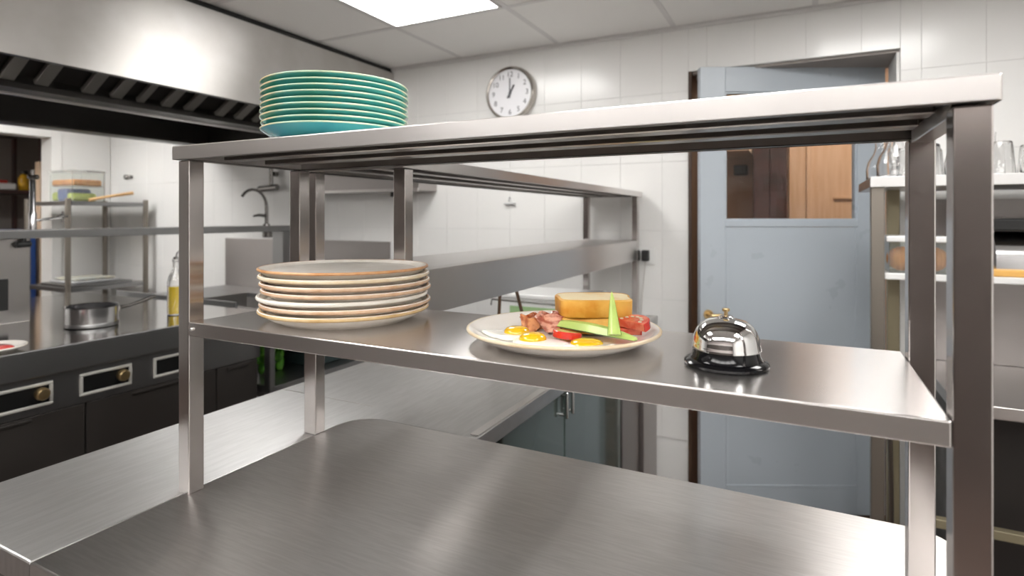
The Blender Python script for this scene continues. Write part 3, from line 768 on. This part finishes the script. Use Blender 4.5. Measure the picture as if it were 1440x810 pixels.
# container behind the heated shelf
t = thing('food_tub', 'white lidded food tub with green label below the heated shelf', 'container', (-1.15, 2.55, ZK))
obj('tub', MB().box(-1.29, -.86, 2.40, 2.68, ZK, ZK+.105, .012, 3), 'white_plastic', t)
obj('lid', MB().box(-1.30, -.85, 2.39, 2.69, ZK+.1055, ZK+.128, .006, 3), 'white_plastic', t)
obj('label', MB().box(-1.23, -.95, 2.3985, 2.3998, ZK+.03, ZK+.07), 'green_label', t, label='green printed label')
obj('handle', MB().tube([(-1.32, 2.38, ZK+.07), (-1.31, 2.37, ZK+.098), (-1.1, 2.372, ZK+.094), (-.88, 2.375, ZK+.09), (-.86, 2.38, ZK+.06)], .004, 8), 'dark_tap', t)
o = obj('power_cord', MB().tube([(-.865, 1.62, H-.213), (-.868, 1.62, H-.28), (-.872, 1.61, ZK+.02), (-.855, 1.63, ZK+.006), (-.83, 1.67, ZK+.006), (-.815, 1.70, ZK+.03), (-.82, 1.69, H-.32), (-.84, 1.67, H-.213)], .0055, 8), 'cord_brown')
tag(o, 'brown power cord hanging in a loop below the heated shelf', 'cord'); origin_to(o, (-.86, 1.63, ZK))

# ------------------------------------------------------------------ cooking range
RXF = -2.34; RXB = -3.90; RY0, RY1 = .10, 1.93; ZR = H-.455
t = thing('cooking_range', 'long stainless cooking range with brass knobs in dark control panels', 'range', (-3.1, 1.0, 0))
obj('cooktop', MB().box(RXB, RXF, RY0, RY1, ZR-.03, ZR, .004, 2), 'cooktop', t)
obj('front_edge', MB().box(RXF+.0003, RXF+.010, RY0, RY1, ZR-.094, ZR+.002, .0045, 3), 'steel_range', t)
obj('fascia', MB().box(RXF-.03, RXF-.012, RY0+.005, RY1, ZR-.225, ZR-.031, .002), 'steel_range', t)
obj('body', MB().box(RXB+.02, RXF-.031, RY0+.01, RY1-.005, .08, ZR-.0305), 'steel_range', t)
ya = RY0+.02
while ya < RY1-.1:
    yb = min(ya+.528, RY1-.006)
    d = obj('oven_door', MB().box(RXF-.0305, RXF-.016, ya, yb-.006, .12, ZR-.228, .003), 'oven', t)
    obj('grip', MB().box(RXF-.0158, RXF-.010, ya+.16, yb-.17, ZR-.245, ZR-.236, .002), 'oven', d)
    ya = yb
obj('plinth', MB().box(RXB+.05, RXF-.06, RY0+.02, RY1-.01, 0, .0795), 'oven', t)
for ya in (.356, .620, .884, 1.1485, 1.4144):
    z0, z1 = H-.655, H-.573
    b = MB(); yb = ya+.182; q = .011
    b.box(RXF-.0115, RXF-.004, ya, yb, z1-q, z1, .003).box(RXF-.0115, RXF-.004, ya, yb, z0, z0+q, .003)
    b.box(RXF-.0115, RXF-.004, ya, ya+q, z0+q, z1-q, .002).box(RXF-.0115, RXF-.004, yb-q, yb, z0+q, z1-q, .002)
    f = obj('control_frame', b, 'aluminium', t)
    obj('control_panel', MB().box(RXF-.0114, RXF-.009, ya+q+.0005, yb-q-.0005, z0+q+.0005, z1-q-.0005), 'control_black', f)
    RYm = Matrix.Rotation(PI/2, 4, 'Y')
    obj('knob', MB().lathe([(0, 0), (.020, 0), (.022, .006), (.021, .020), (.017, .025), (0, .026)], (RXF-.0089, yb-.036, (z0+z1)/2+.004), 24, False, RYm), 'brass', f, label='brass control knob')
# overshelf on columns
XO = -3.10; ZO = H-.058
t = thing('range_overshelf', 'narrow grey steel overshelf on columns above the cooking range', 'shelf', (XO, 1.3, ZR))
obj('shelf', MB().box(XO-.15, XO+.09, .35, 2.80, ZO-.036, ZO, .003), 'steel_range', t)
obj('column', MB().box(XO-.08, XO+.055, 1.15, 1.295, ZR+.0003, ZO-.0365, .003), 'steel', t)
obj('switch', MB().box(XO+.0555, XO+.065, 1.165, 1.215, ZR+.055, ZR+.19, .003), 'black_matt', t)
obj('column', MB().box(XO-.06, XO+.04, 2.69, 2.795, H-.4995, ZO-.0365, .003), 'steel_range', t)
obj('under_valve', MB().cyl((XO+.075, 1.235, ZO-.062), (XO+.075, 1.290, ZO-.060), .014, 14, .004).cyl((XO+.075, 1.265, ZO-.06), (XO+.075, 1.265, ZO-.0365), .008, 12), 'black_matt', t)
obj('under_valve', MB().cyl((XO, 2.60, ZO-.075), (XO, 2.60, ZO-.0365), .030, 14, .004), 'dark_tap', t)
# taps standing on the overshelf
tx, ty = XO+.02, 1.320
t = thing('range_tap', 'tall chrome column tap standing on the overshelf at the left', 'tap', (tx, ty, ZO))
obj('column', MB().lathe([(0, 0), (.0145, 0), (.0145, .075), (.0115, .080), (.0110, .22), (.008, .225), (0, .225)], (tx, ty, ZO), 24), 'chrome_soft', t)
obj('valve', MB().cyl((tx-.015, ty-.01, ZO+.237), (tx+.015, ty+.015, ZO+.237), .011, 14, .003).cyl((tx, ty, ZO+.226), (tx, ty, ZO+.268), .007), 'dark_tap', t)
obj('lever', MB().tube([(tx+.010, ty+.008, ZO+.042), (tx+.02, ty+.04, ZO+.047), (tx+.03, ty+.10, ZO+.056)], .0055, 12), 'chrome', t)
obj('cross_handle', MB().cyl((tx+.03, ty+.103, ZO+.036), (tx+.03, ty+.103, ZO+.084), .0045).cyl((tx+.03, ty+.082, ZO+.060), (tx+.03, ty+.124, ZO+.060), .0045).sphere((tx+.03, ty+.103, ZO+.060), .009), 'dark_tap', t)
gx, gy = XO+.01, 2.585
t = thing('gooseneck_tap', 'aged chrome gooseneck tap at the far end of the overshelf', 'tap', (gx, gy, ZO))
pts = [(gx, gy, ZO), (gx, gy, ZO+.06), (gx, gy, ZO+.11)]
for k in range(10):
    a = k/9*2.5
    pts.append((gx, gy-.10+.10*math.cos(a), ZO+.12+.11*math.sin(a)))
obj('spout', MB().tube(pts, [.011]*4+[.009]*(len(pts)-4), 12), 'dark_tap', t)
obj('lever', MB().tube([(gx, gy-.008, ZO+.065), (gx, gy-.06, ZO+.07), (gx, gy-.10, ZO+.062)], [.010, .009, .006], 10), 'dark_tap', t)
obj('base', MB().lathe([(0, 0), (.022, 0), (.020, .012), (.012, .016), (0, .016)], (gx, gy, ZO), 20), 'dark_tap', t)
# saucepan
sx, sy = -2.655, 1.345
t = thing('saucepan', 'small steel saucepan with long handle on the cooking range', 'pan', (sx, sy, ZR))
obj('pot', MB().lathe([(0, 0), (.086, 0), (.092, .004), (.093, .080), (.097, .084), (.094, .0855), (.090, .082), (.089, .006), (0, .005)], (sx, sy, ZR+.0003), 48), 'chrome_soft', t)
obj('base_plate', MB().lathe([(.0925, .002), (.0945, .003), (.0945, .016), (.0932, .018)], (sx, sy, ZR+.0003), 48), 'steel_range', t)
obj('handle', MB().tube([(sx+.012, sy+.093, ZR+.062), (sx+.010, sy+.14, ZR+.066), (sx+.004, sy+.21, ZR+.080), (sx, sy+.262, ZR+.092)], [.010, .007, .009, .007], 10), 'dark_tap', t)
obj('handle_bracket', MB().sphere((sx+.012, sy+.096, ZR+.060), .014, (1, .6, 1), 12, 8), 'steel', t)
# oil bottle
ox, oy = -2.615, 1.68
t = thing('oil_bottle', 'clear glass bottle half full of yellow oil on the cooking range', 'bottle', (ox, oy, ZR))
obj('glass', MB().lathe([(0, 0), (.034, 0), (.036, .004), (.036, .15), (.031, .175), (.016, .205), (.0135, .22), (.0135, .245), (.0155, .247), (.0155, .258), (.0115, .258), (.0115, .22), (.028, .175), (.0335, .15), (.0335, .005), (0, .004)], (ox, oy, ZR+.0003), 32), 'glass', t)
obj('oil', MB().lathe([(0, .0045), (.0330, .0052), (.0330, .132), (0, .132)], (ox, oy, ZR+.0003), 32), 'oil', t, label='yellow cooking oil')
obj('pourer', MB().cyl((ox, oy, ZR+.2585), (ox, oy, ZR+.268), .013, 16, .002).tube([(ox, oy, ZR+.265), (ox+.002, oy+.004, ZR+.285), (ox+.006, oy+.014, ZR+.295)], .004, 8), 'chrome_soft', t)
# plate of meat
mx, my = -2.438, .925
make_plate((mx, my, ZR+.0003), .098, .020, .060, .006, 'plate_white', 'rim_white', 'white plate holding red meat on the near end of the cooking range', None, .0022, rlabel='white rim')
o = obj('meat_slice', blob(mx+.012, my+.004, ZR+.0064, .056, .052, .016, 21), 'meat', None, 60); tag(o, 'slab of raw red meat lying on the white plate', 'meat'); origin_to(o, (mx, my, ZR+.006))

# ------------------------------------------------------------------ sink unit on the back wall
t = thing('sink_unit', 'stainless sink unit against the back wall beyond the cooking range', 'sink', (-3.0, 2.45, 0))
SX0, SX1, SY0, SZ = -3.80, -2.30, 1.945, H-.50
b = MB().box(SX0, SX1, SY0, SY0+.235, SZ-.03, SZ, .003).box(SX0, SX1, 2.60, YW-.002, SZ-.03, SZ, .003).box(SX0, -3.3, SY0+.2353, 2.5997, SZ-.03, SZ, .003).box(-2.55, SX1, SY0+.2353, 2.5997, SZ-.03, SZ, .003)
obj('worktop', b, 'steel_range', t)
b = MB().box(-3.3, -2.55, SY0+.2353, 2.5997, SZ-.24, SZ-.235).box(-3.3, -3.295, SY0+.2353, 2.5997, SZ-.2349, SZ-.002).box(-2.555, -2.55, SY0+.2353, 2.5997, SZ-.2349, SZ-.002)
obj('basin', b, 'steel', t)
obj('splashback', MB().box(-3.81, -2.275, YW-.030, YW-.0005, SZ+.0005, H-.155, .002), 'steel_panel', t)
obj('splashback_end', MB().box(-2.272, -2.237, YW-.034, YW-.0005, SZ+.0005, H-.155, .002), 'white_plastic', t)
obj('raised_edge', MB().box(SX0, SX1-.4, 2.06, 2.075, SZ+.0003, SZ+.045, .003), 'steel_range', t)
obj('fascia', MB().box(SX1-.02, SX1, SY0+.001, YW-.004, SZ-.14, SZ-.0305, .002), 'steel_range', t)
obj('under_shelf', MB().box(SX0+.02, SX1-.005, SY0+.02, YW-.01, .52, .556, .002), 'steel_range', t)
for (lx, ly) in ((SX1-.045, SY0+.003), (SX1-.045, YW-.05), (SX0+.01, SY0+.003), (SX0+.01, YW-.05)):
    obj('leg', MB().box(lx, lx+.04, ly, ly+.03, 0, SZ-.0305, .002), 'steel_range', t)
obj('back_panel', MB().box(SX0+.06, SX1-.06, YW-.012, YW-.008, .10, SZ-.26), 'oven', t)
o = obj('vegetable_crate', MB().box(-2.78, -2.40, 2.32, 2.78, .5565, .70, .01), 'dark_food'); tag(o, 'dark crate of vegetables on the low shelf of the sink unit', 'crate'); origin_to(o, (-2.5, 2.5, .5565))
for k, (x, y) in enumerate(((-2.52, 2.10), (-2.55, 2.20))):
    mb = MB()
    for q in range(14):
        mb.sphere((x+random.uniform(-.03, .03), y+random.uniform(-.03, .03), .60+random.uniform(-.03, .12)), .022, (1, .8, 1.5), 8, 6, .2)
    o = obj('lettuce', mb, 'green_food', None, 60); tag(o, ('nearer' if k == 0 else 'farther') + ' bunch of bright green leaves on the low shelf of the sink unit', 'vegetable', 'leafy greens on the low shelf'); origin_to(o, (x, y, .557))
    for v in o.data.vertices: v.co.z = max(v.co.z, .0)

# ------------------------------------------------------------------ storage rack in the far left corner
A0, A1, B0, B1 = -5.27, -4.70, 2.225, 2.77
t = thing('storage_rack', 'grey metal storage rack in the far left corner', 'rack', (-5.0, 2.5, 0))
for (x, y) in ((A0, B0), (A1, B0), (A0, B1), (A1, B1)):
    obj('post', MB().cyl((x, y, 0), (x, y, H+.135), .019, 14, .003), 'rack', t)
for z in (H+.113, H-.515, .35):
    b = MB().box(A0+.005, A1-.005, B0+.005, B1-.005, z-.008, z-.001)
    b.box(A0+.02, A1-.02, B0-.008, B0+.0048, z-.03, z, .002).box(A1-.0048, A1+.008, B0+.02, B1-.02, z-.03, z, .002).box(A0+.02, A1-.02, B1-.0048, B1+.008, z-.03, z, .002)
    obj('shelf', b, 'steel_range', t)
zr = H+.113
t = thing('clear_food_box', 'clear plastic food box of orange and blue packets on the storage rack', 'container', (-4.95, 2.36, zr))
bx0, bx1, by0, by1 = -5.08, -4.76, 2.28, 2.50
b = MB().box(bx0, bx1, by0, by0+.004, zr+.004, zr+.22).box(bx0, bx1, by1-.004, by1, zr+.004, zr+.22).box(bx0, bx0+.004, by0+.0041, by1-.0041, zr+.004, zr+.22).box(bx1-.004, bx1, by0+.0041, by1-.0041, zr+.004, zr+.22).box(bx0, bx1, by0, by1, zr, zr+.0039)
obj('box', b, 'clear_plastic', t)
obj('divider', MB().box(bx0+.006, bx1-.006, by0+.006, by1-.006, zr+.112, zr+.116), 'clear_plastic', t)
obj('lid', MB().box(bx0-.006, bx1+.006, by0-.006, by1+.006, zr+.2205, zr+.234, .004), 'clear_plastic', t)
o = obj('orange_packet', MB().box(bx0+.01, bx1-.01, by0+.012, by1-.012, zr+.118, zr+.165, .015, 3), 'orange_food'); tag(o, 'flat orange packet in the upper half of the clear food box', 'packet'); origin_to(o, (-4.92, 2.38, zr+.118))
for (x, w_, h_, m_, lb) in ((-5.04, .06, .07, 'yellow_green', 'pale green packet at the left in the clear food box'), (-4.935, .12, .095, 'blue_food', 'blue packet in the middle of the clear food box'), (-4.83, .06, .06, 'yellow_green', 'yellow-green packet at the right in the clear food box')):
    o = obj('packet', MB().box(x-w_/2, x+w_/2, by0+.012, by1-.03, zr+.0045, zr+.0045+h_, .02, 3), m_); tag(o, lb, 'packet', 'packets in the clear food box'); origin_to(o, (x, 2.37, zr+.0045))
o = obj('wooden_spoon', MB().tube([(-4.735, 2.38, zr+.013), (-4.725, 2.50, zr+.04), (-4.715, 2.68, zr+.075)], [.012, .010, .014], 10), 'wood'); tag(o, 'pale wooden spoon lying slanted on the storage rack', 'spoon'); origin_to(o, (-4.735, 2.38, zr))
zl = H-.515
t = thing('serving_tray', 'flat tray with folded cloths on the lower shelf of the rack', 'tray', (-4.95, 2.45, zl))
obj('tray', MB().box(-5.16, -4.72, 2.26, 2.68, zl+.0005, zl+.018, .004), 'steel_range', t)
for k, (dx, dz) in enumerate(((0, .018), (.02, .036))):
    o = obj('folded_cloth', MB().box(-5.12+dx, -4.78-dx, 2.30+dx, 2.62-dx, zl+dz+.0005, zl+dz+.018, .008, 3), 'cloth' if k else 'grey_plastic'); tag(o, 'grey-white cloth folded on the tray' if k == 0 else 'olive cloth folded on top of the grey one', 'cloth', 'folded cloths on the tray'); origin_to(o, (-4.95, 2.46, zl+dz))
o = obj('bottle_hanger', MB().cyl((-5.08, YW-.0005, H+.335), (-5.08, YW-.03, H+.335), .020, 14, .004).cyl((-5.03, YW-.0005, H+.335), (-5.03, YW-.03, H+.335), .015, 14, .004).box(-5.10, -5.01, YW-.006, YW-.0003, H+.325, H+.345), 'dark_tap'); tag(o, 'small dark wall bracket above the clear food box', 'bracket'); origin_to(o, (-5.05, YW, H+.335))

# side room seen through the doorway
PXW = XL-1.65
t = thing('pantry_shelf', 'dark shelf unit in the side room beyond the left doorway', 'shelf unit', (XL-1.3, 2.3, 0))
px0, px1 = XL-1.60, XL-1.05
for z in (.5, 1.0, H+.210, 2.15):
    obj('shelf', MB().box(px0, px1, 1.65, 2.80, z, z+.035, .002), 'dark_cabinet', t)
for (x, y) in ((px0, 1.62), (px1-.04, 1.62), (px0, 2.801), (px1-.04, 2.801)):
    obj('upright', MB().box(x, x+.04, y, y+.028, 0, 2.25, .002), 'dark_cabinet', t)
zs = H+.245
t = thing('yellow_bottle', 'yellow bottle with black cap on the shelf beyond the doorway', 'bottle', (XL-1.14, 2.71, zs))
obj('body', MB().lathe([(0, 0), (.040, 0), (.043, .005), (.043, .11), (.03, .14), (.02, .15), (0, .15)], (XL-1.14, 2.71, zs+.0003), 24), 'yellow', t)
obj('cap', MB().cyl((XL-1.14, 2.71, zs+.1505), (XL-1.14, 2.71, zs+.185), .026, 20, .003), 'black_matt', t)
o = obj('white_packet', MB().box(XL-1.3, XL-1.08, 2.30, 2.63, zs+.0003, zs+.06, .01, 2), 'white_plastic'); tag(o, 'low white packet beside the yellow bottle beyond the doorway', 'packet'); origin_to(o, (XL-1.2, 2.3, zs))
o = obj('red_box', MB().box(XL-1.26, XL-1.12, 2.50, 2.58, zs+.0605, zs+.090, .003), 'red'); tag(o, 'small red box on top of the white packet', 'box'); origin_to(o, (XL-1.2, 2.54, zs+.0605))
t = thing('pantry_cabinet', 'narrow cream cabinet just inside the left doorway', 'cabinet', (XL-.6, 2.75, 0))
obj('body', MB().box(XL-.63, XL-.55, 2.575, 2.95, 0, H+.48, .004), 'cream_paint', t)
obj('knob', MB().sphere((XL-.535, 2.66, H+.40), .018, (1, 1, 1), 12, 8), 'black_matt', t)
obj('knob', MB().sphere((XL-.538, 2.66, H+.26), .014, (1, 1, 1), 12, 8), 'dark_tap', t)
o = obj('blue_crate', MB().box(XL-.80, XL-.50, 2.20, 2.53, 0, 1.28, .01), 'blue'); tag(o, 'tall blue bin standing beyond the left doorway', 'bin'); origin_to(o, (XL-.85, 2.3, 0))

# ------------------------------------------------------------------ right-hand worktable and shelf of glasses
t = thing('glass_shelf_table', 'steel worktable with overshelves of glasses beside the blue door', 'table', (.9, 2.5, 0))
WY0, WX0, WX1, WZ = 2.33, .30, 1.55, .81
obj('worktop', MB().box(WX0+.12, WX1, 2.22, YW-.003, WZ-.04, WZ, .003), 'steel', t)
obj('cabinet', MB().box(WX0+.16, WX1, 2.42, YW-.01, .02, WZ-.0405, .002), 'oven', t)
obj('foot_rail', MB().box(WX0+.02, WX1, 2.285, 2.315, .375, .405, .003), 'rack_beige', t)
obj('leg', MB().box(.208, .248, WY0, WY0+.04, 0, 1.50, .003), 'rack', t)
obj('leg', MB().box(.285, .325, 2.60, 2.64, 0, 1.50, .003), 'rack_beige', t)
obj('leg', MB().box(.435, .475, 2.27, 2.31, 0, WZ-.0405, .003), 'rack', t)
obj('leg', MB().box(1.50, 1.54, WY0, WY0+.04, WZ+.0005, 1.50, .003), 'rack', t)
obj('top_shelf', MB().box(.205, WX1, WY0-.004, 2.80, 1.488, 1.522, .003), 'steel', t)
obj('top_shelf_lip', MB().box(.205, WX1, WY0-.014, WY0-.0045, 1.488, 1.524, .002), 'ceiling_bar', t)
obj('middle_shelf', MB().box(.2485, 1.4995, WY0+.002, 2.78, 1.172, 1.194, .003), 'white_plastic', t)
obj('brace', MB().tube([(.262, 2.35, .90), (.30, 2.6, .10)], .008, 8), 'rack', t)
obj('wall_sheet', MB().box(.40, WX1, YW-.012, YW-.0005, WZ+.002, H+.07), 'steel_panel', t)
# glasses
def glass_obj(name, label, cat, loc, prof, group):
    o = obj(name, MB().lathe(prof, (0, 0, 0), 28), 'glass', None, 40); tag(o, label, cat, group); o.location = loc; BASE[o.name] = loc; return o
tumbler = [(0, .112), (.028, .112), (.031, .108), (.040, .002), (.040, 0), (.0375, 0), (.0295, .100), (0, .102)]
carafe = [(0, 0), (.050, 0), (.054, .006), (.055, .045), (.048, .075), (.030, .105), (.024, .130), (.026, .165), (.0235, .165), (.0215, .13), (.0275, .105), (.0455, .073), (.0525, .044), (.051, .009), (0, .008)]
zg = 1.5224
gpos = [(.285, 2.40, 'c'), (.340, 2.52, 't'), (.383, 2.40, 't'), (.270, 2.60, 'c'), (.482, 2.41, 'c'), (.580, 2.42, 't'), (.680, 2.40, 'c'), (.778, 2.41, 't'), (.585, 2.60, 'c'), (.70, 2.57, 't'), (.42, 2.58, 't'), (.88, 2.45, 'c')]
gl = ['carafe at the left front corner of the glass shelf', 'upturned tumbler behind the gap of the first carafes', 'upturned tumbler, leftmost in the front row of the glass shelf', 'carafe at the left back of the glass shelf',
      'carafe standing behind the right post of the pass shelf', 'upturned tumbler right of the right gantry post', 'carafe near the right picture edge on the glass shelf', 'upturned tumbler at the right picture edge',
      'carafe in the back row right of the gantry post', 'upturned tumbler in the back row at the right picture edge', 'upturned tumbler in the back row behind the right gantry posts', 'carafe farthest right on the glass shelf']
gp = {}
for k, (x, y, s) in enumerate(gpos):
    nm = 'glass_carafe' if s == 'c' else 'glass_tumbler'
    lab = 'clear glass ' + gl[k]
    if s not in gp:
        gp[s] = glass_obj(nm, lab, 'carafe' if s == 'c' else 'glass', (x, y, zg), carafe if s == 'c' else tumbler, 'glassware on the right-hand shelf')
    else:
        o = gp[s].copy(); C.objects.link(o); o.location = (x, y, zg); o['label'] = lab
# bread tub on the middle shelf
zt = 1.1945
t = thing('pastry_box', 'clear plastic tub of baked pastries with white lid on the right shelf', 'container', (.34, 2.42, zt))
px0, px1, py0, py1 = .262, .435, 2.345, 2.50
b = MB().box(px0, px1, py0, py0+.002, zt+.003, zt+.105).box(px0, px1, py1-.002, py1, zt+.003, zt+.105).box(px0, px0+.002, py0+.0021, py1-.0021, zt+.003, zt+.105).box(px1-.002, px1, py0+.0021, py1-.0021, zt+.003, zt+.105).box(px0, px1, py0, py1, zt, zt+.0029)
obj('tub', b, 'clear_plastic', t)
obj('lid', MB().box(px0-.008, px1+.008, py0-.008, py1+.008, zt+.1055, zt+.126, .004), 'white_plastic', t)
for k, (x, y, z) in enumerate(((.305, 2.385, .041), (.392, 2.39, .041), (.345, 2.455, .041))):
    mb = MB()
    for q in range(7):
        u = q/6-.5; mb.sphere((x+u*.066, y+.02*u*u, zt+.006+z), .043*(1-1.5*u*u), (.50, .75, 1.0), 14, 10)
    o = obj('pastry', mb, 'croissant', None, 60); tag(o, ('left front', 'right front', 'rear')[k] + ' golden brown pastry inside the clear tub', 'pastry', 'pastries in the clear tub'); origin_to(o, (x, y, zt+.004))
o = obj('cutting_board', MB().box(.53, 1.15, 2.34, 2.72, zt+.0002, zt+.022, .004), 'orange_wood'); tag(o, 'orange wooden board on the right-hand shelf under the steel bin', 'board'); origin_to(o, (.8, 2.5, zt))
t = thing('bread_bin', 'shiny rounded steel bread bin on the wooden board at the right edge', 'bin', (.8, 2.52, zt+.022))
prof = [(-.15, 0), (.15, 0)]+[(.15*math.cos(a)**.6 if math.cos(a) > 0 else -.15*abs(math.cos(a))**.6, .012+.105*math.sin(a)**.7) for a in [PI*k/16 for k in range(1, 16)]]
mb = MB().prism([(p[0], p[1]) for p in prof], 0, .55)
mb.bm.transform(Matrix.Translation((.56, 2.53, zt+.0225)) @ Matrix.Rotation(PI/2, 4, 'Z') @ Matrix.Rotation(PI/2, 4, 'X'))
obj('shell', mb, 'chrome_soft', t, 40)
obj('handle', MB().box(.70, .86, 2.366, 2.378, zt+.050, zt+.058, .002), 'black_matt', t)
o = obj('black_tray', MB().box(.52, 1.2, 2.36, 2.74, 1.340, 1.380, .006), 'black_matt'); tag(o, 'black tray hanging under the glass shelf above the bread bin', 'tray')
for (x, y) in ((.54, 2.39), (1.17, 2.39), (.54, 2.70), (1.17, 2.70)):
    obj('hanger', MB().box(x, x+.012, y, y+.012, 1.3805, 1.4875), 'rack', o)
